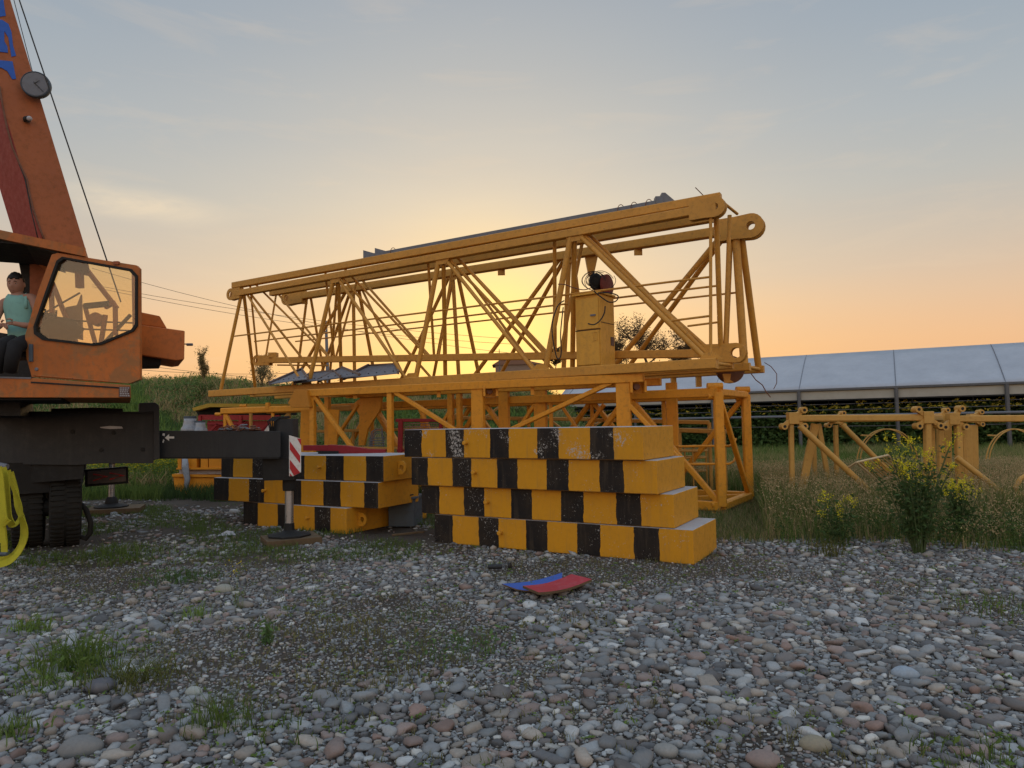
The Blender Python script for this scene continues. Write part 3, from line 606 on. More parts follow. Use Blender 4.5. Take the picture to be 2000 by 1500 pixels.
tuft('grass_tuft', 760, 1330, .09, 260, OLV*.8, 'brownish low weeds in the centre foreground', .50, leafy=110)
tuft('grass_tuft', 560, 1420, .10, 160, GREEN*.9, 'sparse weeds near the bottom edge left of centre', .40, leafy=80)
tuft('grass_tuft', 1120, 1215, .08, 200, OLV*.8, 'dry low weeds below the red board', .45, leafy=60)
tuft('grass_tuft', 350, 1135, .12, 380, DGREEN*1.4, 'wide low dark green patch left of the fine dirt', .42, leafy=160)
tuft('grass_tuft', 255, 1085, .22, 380, GREEN*1.1, 'grass patch beside the truck tyres', .60, leafy=60)
tuft('grass_tuft', 440, 1085, .15, 380, GREEN*1.1, 'grass patch left of the outrigger board', .55, leafy=60)
tuft('grass_tuft', 560, 1192, .06, 80, GREEN*1.3, 'tiny flat green weed above the fine dirt', .14)
tuft('grass_tuft', 800, 1212, .16, 70, DGREEN*1.5, 'sparse dry weed in the middle of the gravel', .22, wid=.004, leafy=20)
tuft('grass_tuft', 880, 1265, .10, 260, DGREEN*1.7, 'low spreading weeds left of centre in the foreground', .46, leafy=160)
tuft('grass_tuft', 1620, 1088, .30, 130, np.array([.10, .10, .03]), 'olive green tuft at the meadow edge in front of the frames', .20, leafy=60)
tuft('grass_tuft', 1945, 1185, .12, 260, GREEN*1.0, 'flat grass patch near the right edge', .55, leafy=60)
tuft('grass_tuft', 1900, 1480, .12, 130, GREEN*1.0, 'grass between cobbles in the bottom right corner', .30, leafy=60)
tuft('grass_tuft', 870, 1030, .34, 60, DGREEN*1.7, 'weeds growing between the grey box and the block stack', .35, wid=.006, bend=.3, leafy=120)
tuft('grass_tuft', 1190, 1075, .62, 10, DGREEN*1.7, 'tall thin weed in front of the bottom striped block', .05, wid=.005, bend=.12, leafy=50)
tuft('grass_tuft', 1060, 1066, .26, 16, DGREEN*1.7, 'short thin weed by the middle of the bottom striped block', .08, wid=.005, bend=.15, leafy=40)
tuft('grass_tuft', 1305, 1092, .30, 18, DGREEN*1.7, 'thin dark weed near the right end of the bottom block', .08, wid=.005, bend=.2, leafy=60)
# small weeds everywhere, uncountable
p = ground_pts(5200, -9, 9, 3.0, 9.2, lambda x, y: (np.abs(x) < y*.84) & (bare(x, y)+.12*rng.normal(size=len(x))-.02*x > .58)); q = np.repeat(p, 7, 0)+rng.normal(size=(len(p)*7, 3))*np.array([.03, .03, 0])
p2 = ground_pts(1300, -9, 9, 3.0, 9.2, lambda x, y: (np.abs(x) < y*.84)); q2 = np.repeat(p2, 9, 0)+rng.normal(size=(len(p2)*9, 3))*np.array([.022, .022, .006])+np.array([0, 0, .018])
veg('small_weeds', [blades(q, .055, .005, OLV*.9, .9), leaves(q2, .014, GREEN*1.5)], 'small weeds sprouting between the stones', 'weeds', kind='stuff')
p = ground_pts(9000, -9.5, -1.2, 8.2, 14.5, lambda x, y: (np.abs(x) < y*.84) & (wob(x, y, 1.5, 6.0) > .0)); q = np.repeat(p, 4, 0)+rng.normal(size=(len(p)*4, 3))*np.array([.04, .04, 0])
veg('yard_grass', [blades(q, .085, .007, GREEN*1.0, .8)], 'thin short grass between the truck and the left block stack', 'grass', kind='stuff')
# mustard plant at the right
def mustard(name, px, py, h, ns, label, spread=.35):
    g = G(px, py, 0); base = Vector((g.x, g.y, ghs(g.x, g.y))); root = thing(name, base, label, 'plant'); mb = MB(); fl = []; lf = []
    for i in range(ns):
        a = random.uniform(0, 6.28); s_ = spread*random.uniform(.2, 1.25); tp = base+Vector((math.cos(a)*s_, math.sin(a)*s_*.6, h*random.uniform(.6, 1.08)))
        p0 = base+Vector((math.cos(a)*.05, math.sin(a)*.05, 0)); pts = [p0.lerp(tp, k/5)+Vector((0, 0, .12*h*math.sin(math.pi*k/5)))+Vector((random.uniform(-.012, .012),)*3) for k in range(6)]
        mb.path(pts, [.008, .007, .006, .005, .004, .003], 5)
        for k in range(1, 5):
            for _ in range(20 if k < 3 else 8): lf.append(pts[k]+Vector((random.gauss(0, .06), random.gauss(0, .06), random.gauss(0, .07))))
        for j in range(4):
            e = pts[4].lerp(pts[5], random.random()) if j else pts[5]; e2 = e+Vector((random.gauss(0, .05), random.gauss(0, .05), random.uniform(.01, .08))) if j else e
            mb.path([e, e2], .002, 4)
            for _ in range(14): fl.append(e2+Vector((random.gauss(0, .015), random.gauss(0, .015), random.gauss(0, .024))))
    mb.build('stem', MATS['leaf stem'], root)
    veg('foliage', [leaves(np.array(lf), .032, DGREEN*1.1)], parent=root); veg('flowers', [leaves(np.array(fl), .0125, (.72, .62, .03), flat=1.0)], parent=root); return root
paint('leaf stem', (.06, .09, .03), (.04, .05, .02), .3, .7)
mustard('flowering_plant', 1795, 1080, 1.36, 32, 'tall bushy yellow flowering plant in front of the right yellow frames', .48)
mustard('flowering_plant', 1880, 1055, .85, 14, 'shorter yellow flowering plant right of the tall one', .25)
mustard('flowering_plant', 1640, 1065, .62, 7, 'sparse low yellow flowering plant in the dry grass', .22)

# ================================================================ striped concrete counterweight blocks
m, t, b = newmat('stripe base'); 
def stripe_mat(name, edges, first_black=True):
    m, t, b = newmat(name); uv = nn(t, 'ShaderNodeUVMap'); uv.uv_map = 'uv'; s_ = nn(t, 'ShaderNodeSeparateXYZ'); t.links.new(uv.outputs[0], s_.inputs[0])
    nz_ = tex(t, 'ShaderNodeTexNoise', 7, 3, .6); uu = math_(t, 'ADD', s_.outputs[0], math_(t, 'MULTIPLY', math_(t, 'SUBTRACT', nz_.outputs[0], .5), .012))
    yel, blk = (.60, .275, .014), (.009, .0092, .011)
    stops = [(0, blk if first_black else yel)]; k = first_black
    for e in edges: k = not k; stops.append((e, blk if k else yel))
    base = ramp_(t, uu, stops, 'CONSTANT')
    n1 = tex(t, 'ShaderNodeTexNoise', 2.2, 5, .6); n2 = tex(t, 'ShaderNodeTexNoise', 17, 7, .7); n3 = tex(t, 'ShaderNodeTexNoise', 90, 3, .6)
    base = mix_(t, math_(t, 'MULTIPLY', ramp_(t, n1.outputs[0], [(.35, 0.0), (.7, 1.0)]), .13), base, (.16, .10, .045), )
    base = mix_(t, math_(t, 'MULTIPLY', ramp_(t, n2.outputs[0], [(.52, 0.0), (.75, 1.0)]), .16), base, (.13, .085, .05))
    # chips: flaked paint in bands, pale scratches, rusty edge line
    n4 = tex(t, 'ShaderNodeTexNoise', 33, 8, .8); n5 = tex(t, 'ShaderNodeTexNoise', 2.6, 2, .5)
    th = math_(t, 'ADD', n4.outputs[0], math_(t, 'MULTIPLY', ramp_(t, n5.outputs[0], [(.48, 0.0), (.66, 1.0)]), .15 if 'top block of the t' in name else .07))
    base = mix_(t, ramp_(t, th, [(.655, 0.0), (.67, 1.0)]), base, (.42, .40, .37))
    base = mix_(t, ramp_(t, n4.outputs[0], [(.335, 1.0), (.345, 0.0)]), base, (.05, .035, .03))
    ev = math_(t, 'ABSOLUTE', math_(t, 'SUBTRACT', s_.outputs[1], .5)); n6 = tex(t, 'ShaderNodeTexNoise', 22, 5, .7)
    ee = ramp_(t, math_(t, 'ADD', ev, math_(t, 'MULTIPLY', n6.outputs[0], .10)), [(.515, 0.0), (.56, 1.0)])
    base = mix_(t, math_(t, 'MULTIPLY', ee, .7), base, (.12, .08, .05))
    mps = nn(t, 'ShaderNodeMapping'); mps.inputs['Scale'].default_value = (7, 7, .7); tcs = nn(t, 'ShaderNodeTexCoord'); t.links.new(tcs.outputs['Object'], mps.inputs[0]); n7 = tex(t, 'ShaderNodeTexNoise', 1.5, 6, .7, mps.outputs[0])
    base = mix_(t, math_(t, 'MULTIPLY', ramp_(t, n7.outputs[0], [(.52, 0.0), (.68, 1.0)]), .22), base, (.15, .11, .07))
    t.links.new(base, b.inputs['Base Color']); t.links.new(ramp_(t, n2.outputs[0], [(.3, .5), (.75, .8)]), b.inputs['Roughness']); b.inputs['Specular IOR Level'].default_value = .18
    bump(t, b, mix_(t, .45, n1.outputs[0], n3.outputs[0]), .35, .006); return m
BYEL = paint('block yellow', (.60, .275, .016), (.24, .14, .05), .6, .6, .35, (.12, .085, .06), .08)
def block(name, N, Dr, L, W, h, edges, label, pegs=(), lugs=(), first_black=True, group='striped counterweight blocks', edgemarks=True):
    # N near bottom corner, Dr unit direction to the far left corner
    n = Vector((Dr.y, -Dr.x, 0)); n = n if n.y > 0 else -n
    c_ = N+Dr*(L/2)+n*(W/2); root = thing(name, c_, label, 'concrete block', group)
    A, B = N+Dr*L, N; Z_ = Vector((0, 0, h)); vs = [A, B, B+n*W, A+n*W]; vs = vs+[v+Z_ for v in vs]
    me = bpy.data.meshes.new('body'); me.from_pydata([tuple(v-c_) for v in vs], [], [(0, 1, 5, 4), (1, 2, 6, 5), (2, 3, 7, 6), (3, 0, 4, 7), (4, 5, 6, 7), (0, 3, 2, 1)])
    for mm in (stripe_mat('stripes '+label[:18], edges, first_black), BYEL, CONC): me.materials.append(mm)
    for i, mi in enumerate((0, 1, 1, 1, 2, 1)): me.polygons[i].material_index = mi
    uv = me.uv_layers.new(name='uv'); 
    for li, q in zip(range(4), ((0, 0), (1, 0), (1, 1), (0, 1))): uv.data[li].uv = q
    o = bpy.data.objects.new('body', me); C.objects.link(o); o.parent = root; bv = o.modifiers.new('bevel', 'BEVEL'); bv.width = .009; bv.segments = 2
    for tt in pegs:
        p = A.lerp(B, tt)+Vector((0, 0, h*.52)); MB().lathe(p+n*.01, [(.022, 0), (.022, .055), (.028, .06), (.028, .075), (.022, .08)], 12, -n).build('peg', BYEL, root, ang=40)
    for side, tt in lugs:          # lifting eye on an end face
        e = (B if side > 0 else A); out = -Dr if side > 0 else Dr; p = e+n*(W*tt)+Vector((0, 0, h*.5)); mb = MB()
        ns = 14; ou = []; inn = []
        for k in range(ns):
            a = 2*math.pi*k/ns; rr_ = .105; q = Vector((math.cos(a), math.sin(a), 0)); xx = q.x if q.x > -.2 else -.85
            if q.x <= -.2: yy = math.copysign(1.0, q.y) if abs(q.y) > .05 else 0
            else: yy = q.y
            ou.append(p+out*(.06+xx*rr_*.9)+Vector((0, 0, yy*rr_))-n*.012); inn.append(p+out*(.07+q.x*.04)+Vector((0, 0, q.y*.04))-n*.012)
        mb.ring(ou, inn, n*.024); mb.build('lifting_eye', BYEL, root)
    return root
def solve_dir(N, L, pxl, zb):
    best = None
    for i in range(2000):
        a = math.pi*(.5+i/2000*.5); d_ = Vector((math.cos(a), math.sin(a), 0)); e = abs(proj(N+d_*L)[0]-pxl)
        if best is None or e < best[0]: best = (e, d_)
    return best[1]
def tpx(N, Dr, L, px):            # u along the front, 0 at the left end
    A, B = N+Dr*L, N; lo, hi = 0, 1
    for _ in range(40):
        m_ = (lo+hi)/2
        if proj(A.lerp(B, m_))[0] < px: lo = m_
        else: hi = m_
    return (lo+hi)/2
HB = .381; LB = 3.55
RS = [(1355.6, 7.74, 849, [378, 531, 648, 811, 937, 1114, 1252, 1450, 1598], 665, 'bottom block of the tall right stack, resting on the gravel'),
      (1317.7, 7.86, 823.4, [298, 444, 560, 722, 845, 1018, 1153, 1343, 1492], 585, 'second block from the ground in the tall right stack'),
      (1284.7, 7.83, 803.6, [230, 376, 487, 640, 760, 928, 1060, 1243, 1385], 512, 'third block from the ground in the right stack, stained at its right end'),
      (1257.0, 7.84, 789.7, [190, 332, 440, 595, 710, 878, 1005, 1187, 1327], 460, 'top block of the tall right stack, scratched and chipped white')]
for k, (pxn, D, pxl, ed, pg, lab) in enumerate(RS):
    q = P(pxn, 1000, D); N = Vector((q.x, q.y, k*(HB+.004))); 
    for _ in range(4): pr = proj(N); N.x += (pxn-pr[0])*D/FPX
    Dr = solve_dir(N, LB, pxl, 0)
    block('counterweight_block', N, Dr, LB, 1.0+.02, HB, [tpx(N, Dr, LB, 760+.33*e) for e in ed], lab, pegs=(tpx(N, Dr, LB, 760+.33*pg),), lugs=((-1, .25),) if k in (0, 1) else ())
LS = [(676.6, 10.35, 475, 2.35, 1.9, [727, 865, 975-50+0, 975, 1120, 1233], 1080, 'short bottom block of the low left stack', [(1, .14)]),
      (739, 10.2, 417, LB, 1.0, [522, 662, 768, 918, 1030, 1183, 1303, 1467], 780, 'middle block of the low left stack, sticking out at the left', []),
      (749.4, 10.25, 431.6, LB, 1.0, [555, 690, 797, 935, 1050, 1200, 1322, 1482], 1162, 'top block of the low left stack, carrying the red bracket', [(1, .35)])]
LS[0][5][:] = [727, 865, 975, 1120, 1233]
TOPL = None
for k, (pxn, D, pxl, L, W, ed, pg, lab, lg) in enumerate(LS):
    q = P(pxn, 1000, D); N = Vector((q.x, q.y, k*(HB+.004)+.0))
    for _ in range(4): N.x += (pxn-proj(N)[0])*D/FPX
    Dr = solve_dir(N, L, pxl, 0)
    if k == 0:
        # white right half: drop the last stripe so that the end bay is yellow
        pass
    edges = [tpx(N, Dr, L, 300+.28*e) for e in ed]
    edges = edges if len(edges) % 2 == 1 else edges+[tpx(N, Dr, L, 300+.28*1600)]
    edges = [e for e in edges if e < .985]
    block('counterweight_block', N, Dr, L, W, HB, edges, lab, pegs=(tpx(N, Dr, L, 300+.28*pg),), lugs=lg)
    if k == 2: TOPL = (N, Dr)
# ================================================================ lattice jib sections on top
def CH(a, Da, b_, Db): return (P(*a, Da), P(*b_, Db))
C1 = CH((457, 558), 17.4, (1408, 386), 11.2); C2 = CH((462, 574), 17.25, (1400, 405), 11.08); C3 = CH((530, 573), 18.0, (1392, 426), 12.0)
C4 = CH((575, 581), 18.5, (1442, 447), 12.6); C5 = CH((515, 704), 18.0, (1400, 690), 12.0)
B1 = CH((412, 769), 17.8, (1401, 709.5), 11.0); B3 = CH((492, 771), 18.9, (1432, 713), 11.9); B5 = CH((540, 774), 19.5, (1465, 716), 12.5); B4 = CH((580, 776), 20.2, (1492, 721), 13.3)
def eye(c, d, r, hole, th, plates=1, gap=.05, tail=.25):
    # lifting eye plate: round lug with a hole, tapering back into the chord; c = hole centre, d = outward direction
    d = Vector(d).normalized(); up = Vector((0, 0, 1)); side = d.cross(up).normalized(); up = side.cross(d); mb = MB(); ns = 20
    for k in range(plates):
        off = side*((k-(plates-1)/2)*(th+gap)) - side*th/2; ou = []; inn = []
        for i in range(ns):
            a = 2*math.pi*i/ns; x, y = math.cos(a), math.sin(a)
            ou.append(c+off+d*(x*r if x > -.05 else -tail*min(1, -x*1.4))+up*((y*r) if x > -.05 else math.copysign(r*(.92 if abs(y) > .2 else .92*abs(y)/.2), y)))
            inn.append(c+off+d*(x*hole)+up*(y*hole))
        mb.ring(ou, inn, side*th)
    return mb
def braces(root, L_, mat, name='brace'):
    for (ca, pa, cb, pb, w) in L_:
        a = at(ca, pa) if not isinstance(pa, tuple) else onplane(ca, *pa); q = at(cb, pb) if not isinstance(pb, tuple) else onplane(cb, *pb)
        mb = MB(); mb.tube(a, q, w/2, n=10) ; mb.build(name, mat, root, ang=50)
def chord(root, ch, w, mat=None, name='chord', wy=None, ext=(0, 0)):
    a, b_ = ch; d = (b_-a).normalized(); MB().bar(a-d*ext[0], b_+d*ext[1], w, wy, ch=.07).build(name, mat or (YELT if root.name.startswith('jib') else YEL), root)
G_J = 'stacked yellow jib sections'
T1 = thing('jib_section', P(900, 745, 14.5), 'front yellow triangular jib section with its point upward, carrying the cabinet', 'jib section', G_J)
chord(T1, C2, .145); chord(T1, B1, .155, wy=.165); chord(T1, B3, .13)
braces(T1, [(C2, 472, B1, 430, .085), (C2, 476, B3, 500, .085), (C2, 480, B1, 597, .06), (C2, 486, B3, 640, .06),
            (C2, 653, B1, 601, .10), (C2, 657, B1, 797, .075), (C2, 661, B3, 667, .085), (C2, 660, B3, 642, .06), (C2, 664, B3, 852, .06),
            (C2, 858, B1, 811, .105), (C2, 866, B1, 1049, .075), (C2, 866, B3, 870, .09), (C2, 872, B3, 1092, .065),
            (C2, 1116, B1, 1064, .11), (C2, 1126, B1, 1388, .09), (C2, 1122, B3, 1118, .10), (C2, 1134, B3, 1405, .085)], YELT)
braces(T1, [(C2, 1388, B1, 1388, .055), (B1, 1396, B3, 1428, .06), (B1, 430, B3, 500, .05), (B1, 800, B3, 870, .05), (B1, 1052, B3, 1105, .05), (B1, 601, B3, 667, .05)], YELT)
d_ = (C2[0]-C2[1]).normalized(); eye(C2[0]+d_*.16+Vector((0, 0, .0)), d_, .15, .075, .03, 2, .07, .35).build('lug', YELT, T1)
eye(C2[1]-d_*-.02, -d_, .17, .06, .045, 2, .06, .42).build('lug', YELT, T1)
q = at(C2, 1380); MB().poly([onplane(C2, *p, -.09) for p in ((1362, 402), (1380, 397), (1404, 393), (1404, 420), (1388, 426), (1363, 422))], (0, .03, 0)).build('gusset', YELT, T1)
T2 = thing('jib_section', P(950, 700, 15.0), 'yellow jib section nested upside down between the two others, point downward', 'jib section', G_J)
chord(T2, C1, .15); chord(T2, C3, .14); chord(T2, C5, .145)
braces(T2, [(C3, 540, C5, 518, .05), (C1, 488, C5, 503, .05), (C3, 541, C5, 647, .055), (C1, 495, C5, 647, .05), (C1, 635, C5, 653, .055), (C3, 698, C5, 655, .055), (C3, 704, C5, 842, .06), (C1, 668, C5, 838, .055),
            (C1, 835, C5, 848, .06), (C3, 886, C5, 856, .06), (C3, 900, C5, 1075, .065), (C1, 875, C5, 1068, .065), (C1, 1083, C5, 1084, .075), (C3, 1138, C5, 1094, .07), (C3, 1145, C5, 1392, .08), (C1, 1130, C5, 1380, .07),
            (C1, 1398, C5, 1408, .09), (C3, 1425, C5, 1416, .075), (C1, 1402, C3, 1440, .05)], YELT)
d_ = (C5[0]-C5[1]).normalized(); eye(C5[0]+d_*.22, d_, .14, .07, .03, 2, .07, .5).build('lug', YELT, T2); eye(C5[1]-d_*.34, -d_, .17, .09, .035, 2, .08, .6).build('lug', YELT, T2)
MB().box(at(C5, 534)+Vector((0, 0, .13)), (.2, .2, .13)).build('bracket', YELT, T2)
for px in (908, 1185-270): pass
for pr in ((542, 605), (1210, 1388)):
    pass
for k, (px0, py0, px1, py1, off) in enumerate(((455, 657, 1386, 541, 0), (497, 667, 1402, 558, .75), (577, 667, 1452, 570, 1.4))):
    a = P(px0, py0, 17.9+off*.9); q = P(px1, py1, 11.25+off); MB().tube(a, q, .02, n=6).build('handrail', YELT, T2)
MB().tube(P(1308, 627, 11.6), P(1387, 617, 11.2), .02, n=6).build('handrail', YELT, T2); MB().tube(P(1343, 637, 12.2), P(1405, 629, 11.9), .02, n=6).build('handrail', YELT, T2)
MB().tube(P(542, 713, 18.2), P(640, 714, 17.8), .022, n=6).build('handrail', YELT, T2)
T3 = thing('jib_section', P(1000, 745, 15.9), 'rear yellow jib section with the large double lug at its upper right end', 'jib section', G_J)
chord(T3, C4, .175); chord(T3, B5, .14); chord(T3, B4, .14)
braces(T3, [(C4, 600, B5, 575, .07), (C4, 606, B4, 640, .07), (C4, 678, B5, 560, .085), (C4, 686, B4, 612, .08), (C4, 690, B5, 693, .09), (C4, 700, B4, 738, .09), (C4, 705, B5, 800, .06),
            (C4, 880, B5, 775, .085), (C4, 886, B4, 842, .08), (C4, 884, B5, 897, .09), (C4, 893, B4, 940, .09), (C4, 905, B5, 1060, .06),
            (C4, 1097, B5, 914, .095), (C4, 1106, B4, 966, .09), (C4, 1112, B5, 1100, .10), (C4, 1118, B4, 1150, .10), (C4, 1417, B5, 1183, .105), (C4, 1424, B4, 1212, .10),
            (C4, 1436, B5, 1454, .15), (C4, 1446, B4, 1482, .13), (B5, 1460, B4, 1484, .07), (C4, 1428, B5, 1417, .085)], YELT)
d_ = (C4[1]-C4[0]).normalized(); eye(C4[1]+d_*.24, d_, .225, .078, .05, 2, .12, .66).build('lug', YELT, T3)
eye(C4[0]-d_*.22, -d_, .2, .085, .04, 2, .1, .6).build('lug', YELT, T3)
q = at(C4, 1148); MB().poly([onplane(C4, *p) for p in ((1143, 500), (1168, 500), (1160, 537), (1150, 537))], (0, .12, 0)).build('hanger_plate', YELT, T3)
for px in (595, 979, 1246): q = at(C4, px); MB().box(q-Vector((0, 0, .16)), (.16, .03, .12)).build('tab', YELT, T3)
for px in (1354, 1305): q = at(B4, px+10); MB().box(q-Vector((0, 0, .17)), (.1, .1, .22)).build('tab', YELT, T3)
MB().lathe(P(1423, 735, 13.1)+Vector((0, -.05, .12)), [(.26, 0), (.26, .1), (.2, .12)], 24, (0, -1, 0)).build('pulley', RUST, T3, ang=40)
MB().poly([P(*p, 12.75) for p in ((1412, 730), (1428, 730), (1426, 742), (1434, 747), (1416, 748))], (0, .05, 0)).build('bracket', YELT, T3)
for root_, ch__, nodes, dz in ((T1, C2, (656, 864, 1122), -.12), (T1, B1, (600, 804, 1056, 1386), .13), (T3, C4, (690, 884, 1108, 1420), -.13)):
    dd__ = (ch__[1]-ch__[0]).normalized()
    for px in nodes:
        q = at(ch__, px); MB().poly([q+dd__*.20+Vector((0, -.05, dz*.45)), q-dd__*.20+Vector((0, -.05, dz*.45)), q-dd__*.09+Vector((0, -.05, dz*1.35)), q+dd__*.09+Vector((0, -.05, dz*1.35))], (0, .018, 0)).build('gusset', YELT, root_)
# steel channel lying along the top
cA, cB = P(715, 502, 15.0), P(1308, 391, 11.65); mb = MB()
for off in ((0, .0, .1, .09, .02), ): pass
dd_ = (cB-cA).normalized(); sd_ = dd_.cross(Vector((0, 0, 1))).normalized()
up_ = Vector((0, 0, .035))
ca_, cb_ = at(C1, 715)+Vector((0, .10, .092)), at(C1, 1300)+Vector((0, .10, .092)); 
mb.bar(ca_, cb_, .16, .02); mb.bar(ca_+sd_*.07+up_, cb_+sd_*.07+up_, .02, .075); mb.bar(ca_-sd_*.07+up_, cb_-sd_*.07+up_, .02, .075)
ch_ = solo(mb, 'steel_channel', GREY, 'long grey steel channel lying along the very top of the trusses', 'steel channel')
mb = MB()
def endb(mb):
    e_ = mb.build('end_bracket', GREY, None); e_.parent = ch_; e_.location = -ch_.location
for px in (722, 745): q = at(C1, px)+Vector((0, .08, .18)); mb = MB(); mb.poly([q+Vector(v) for v in ((-.16, 0, -.08), (.14, 0, -.08), (.14, 0, .0), (-.16, 0, .09))], (0, .12, 0)); endb(mb)
mb = MB()
q = at(C1, 1300)+Vector((0, .08, .19)); mb.poly([q+Vector(v) for v in ((-.15, 0, -.08), (.22, 0, -.08), (.02, 0, .10), (-.04, 0, .10), (-.04, 0, .04), (-.15, 0, .04))], (0, .14, 0))
endb(mb)
for px in (768, 1213, 1239, 1268):
    q = at(C1, px)+Vector((0, 0, .10)); mb = MB(); mb.path([q+Vector((.05*math.cos(a)*1.2, .0, .10*math.sin(a))) for a in np.linspace(-.5, 3.6, 12)], .007, 5); w_ = mb.build('tie_wire', RUST, None); w_.parent = ch_; w_.location = -ch_.location
mb = MB(); q = P(1374, 382, 11.3); mb.path([q, P(1366, 374, 11.3), P(1358, 366, 11.3)], .008, 5); solo(mb, 'loose_wire', RUST, 'short bent wire sticking up at the top right of the trusses', 'wire')
mb = MB(); mb.path([P(*p, 13.2) for p in ((1493, 708), (1506, 716), (1517, 730), (1517, 748), (1511, 760))], .008, 5); solo(mb, 'loose_wire', RUST, 'curved wire drooping from the right end of the rear jib section', 'wire')
mb = MB(); mb.path([P(*p, 12.6) for p in ((1467, 730), (1476, 742), (1489, 752), (1496, 765), (1505, 776))], .010, 5); solo(mb, 'loose_wire', RUST, 'crooked wire hanging below the right end of the jib sections', 'wire')

# ---------------------------------------------------------------- cabinet on the jib
cabD = 11.9; c0 = P(1143, 712, 12.0); zb = (B1[0].z+B1[1].z)/2+.1
cq = at(B1, 1143); cen = Vector((cq.x+.25, cq.y+.45, at(B1, 1143).z+.09))
ang = R(-37)
cbn = thing('control_cabinet', cen, 'yellow steel control cabinet standing on the front jib section', 'cabinet'); 
def rot(v, a): return Vector((v[0]*math.cos(a)-v[1]*math.sin(a), v[0]*math.sin(a)+v[1]*math.cos(a), v[2]))
def cbx(x, y, z, sx, sy, sz, mb=None): mb = mb or MB(); return mb.box(cen+rot((x, y, z), ang), (sx, sy, sz), rz=ang)
cbx(0, 0, .66, .52, .52, 1.30).build('body', YCAB, cbn, bevel=.008); cbx(0, -.02, 1.33, .58, .60, .035).build('top_plate', YCAB, cbn, bevel=.004)
cbx(.0, -.272, .97, .47, .02, .56).build('upper_door', YCAB, cbn, bevel=.004); cbx(0, -.272, .35, .48, .02, .62).build('lower_door', YCAB, cbn, bevel=.004)
cbx(.0, -.268, .675, .52, .014, .012).build('door_gap', WIRE, cbn)
cbx(.13, -.29, .93, .10, .03, .03).build('handle', GREY, cbn); mb = MB()
for a, q in (((.13, .47), (.20, .47)), ((.20, .47), (.20, .62)), ((.20, .62), (.13, .62)), ((.13, .62), (.13, .47))): mb.bar(cen+rot((a[0], -.286, a[1]), ang), cen+rot((q[0], -.286, q[1]), ang), .012)
mb.build('handle', YCAB, cbn); cbx(.265, .16, .48, .008, .12, .16).build('name_plate', paint('cabinet plate', (.10, .045, .03), (.3, .2, .15), .6), cbn); cbx(-.02, -.05, -.02, .60, .62, .05).build('skid', BLK2, cbn)
cbx(.262, 0, .80, .01, .50, .010).build('side_seam', WIRE, cbn)
# hoist wheel above, on its bracket
mt = cen+Vector((.10, .10, 1.35)); wn = thing('winch_motor', mt, 'dark red winch drum wrapped in wires on top of the yellow cabinet', 'winch')
MB().lathe(mt+Vector((.0, .12, .20)), [(.06, -.02), (.19, 0), (.205, .03), (.205, .09), (.12, .10), (.12, .16), (.205, .17), (.205, .22), (.05, .24)], 22, (.75, -.6, 0)).build('drum', paint('winch red', (.16, .025, .018), (.06, .03, .02), .6), wn, ang=40)
MB().sphere(mt+Vector((-.06, -.02, .27)), (.13, .12, .16), fn=lambda v: v*(1+.15*noise.noise(v*3))).build('motor', BLK2, wn, smooth=True); MB().box(mt+Vector((.02, .02, .03)), (.34, .26, .07)).build('base', RED, wn)
for k in range(7):
    mb = MB(); a0 = random.uniform(0, 3); rr_ = random.uniform(.12, .24); cx_ = mt+Vector((random.uniform(-.15, .05), -.12-.02*k, .25)); mb.path([cx_+Vector((rr_*math.cos(a0+t_), .03*math.sin(3*t_), rr_*.8*math.sin(a0+t_))) for t_ in np.linspace(0, 4.5, 16)], .006, 4); mb.build('loose_wire', WIRE, wn)
def cable(pts, r, label, name='cable', mat=WIRE):
    mb = MB(); P3 = [Vector(p) for p in pts]; out = []
    for i in range(len(P3)-1):
        p0 = P3[max(i-1, 0)]; p1_ = P3[i]; p2_ = P3[i+1]; p3_ = P3[min(i+2, len(P3)-1)]
        for t_ in np.linspace(0, 1, 7)[:-1]: out.append(.5*((2*p1_)+(p2_-p0)*t_+(2*p0-5*p1_+4*p2_-p3_)*t_*t_+(3*p1_-p0-3*p2_+p3_)*t_**3))
    out.append(P3[-1]); mb.path(out, r, 6); return solo(mb, name, mat, label, 'cable')
cable([P(*p, 11.85) for p in ((1102, 587), (1088, 600), (1078, 640), (1085, 690), (1091, 701), (1096, 690), (1095, 650), (1100, 600))], .012, 'black cable looping down left of the cabinet')
cable([P(*p, 11.8) for p in ((1182, 598), (1180, 612), (1172, 626), (1160, 634), (1148, 632))], .011, 'black cable hanging across the front of the cabinet')
cable([P(*p, 11.8) for p in ((1168, 572), (1190, 572), (1207, 578), (1203, 588), (1190, 590), (1178, 583), (1166, 574), (1160, 568))], .012, 'cable coil sticking out at the upper right of the cabinet')
cable([P(*p, 11.7) for p in ((1090, 555), (1104, 556), (1120, 562), (1140, 566), (1155, 562))], .009, 'rusty twisted wire tying the winch to the brace', 'tie_wire', RUST)
for k in range(4): pass
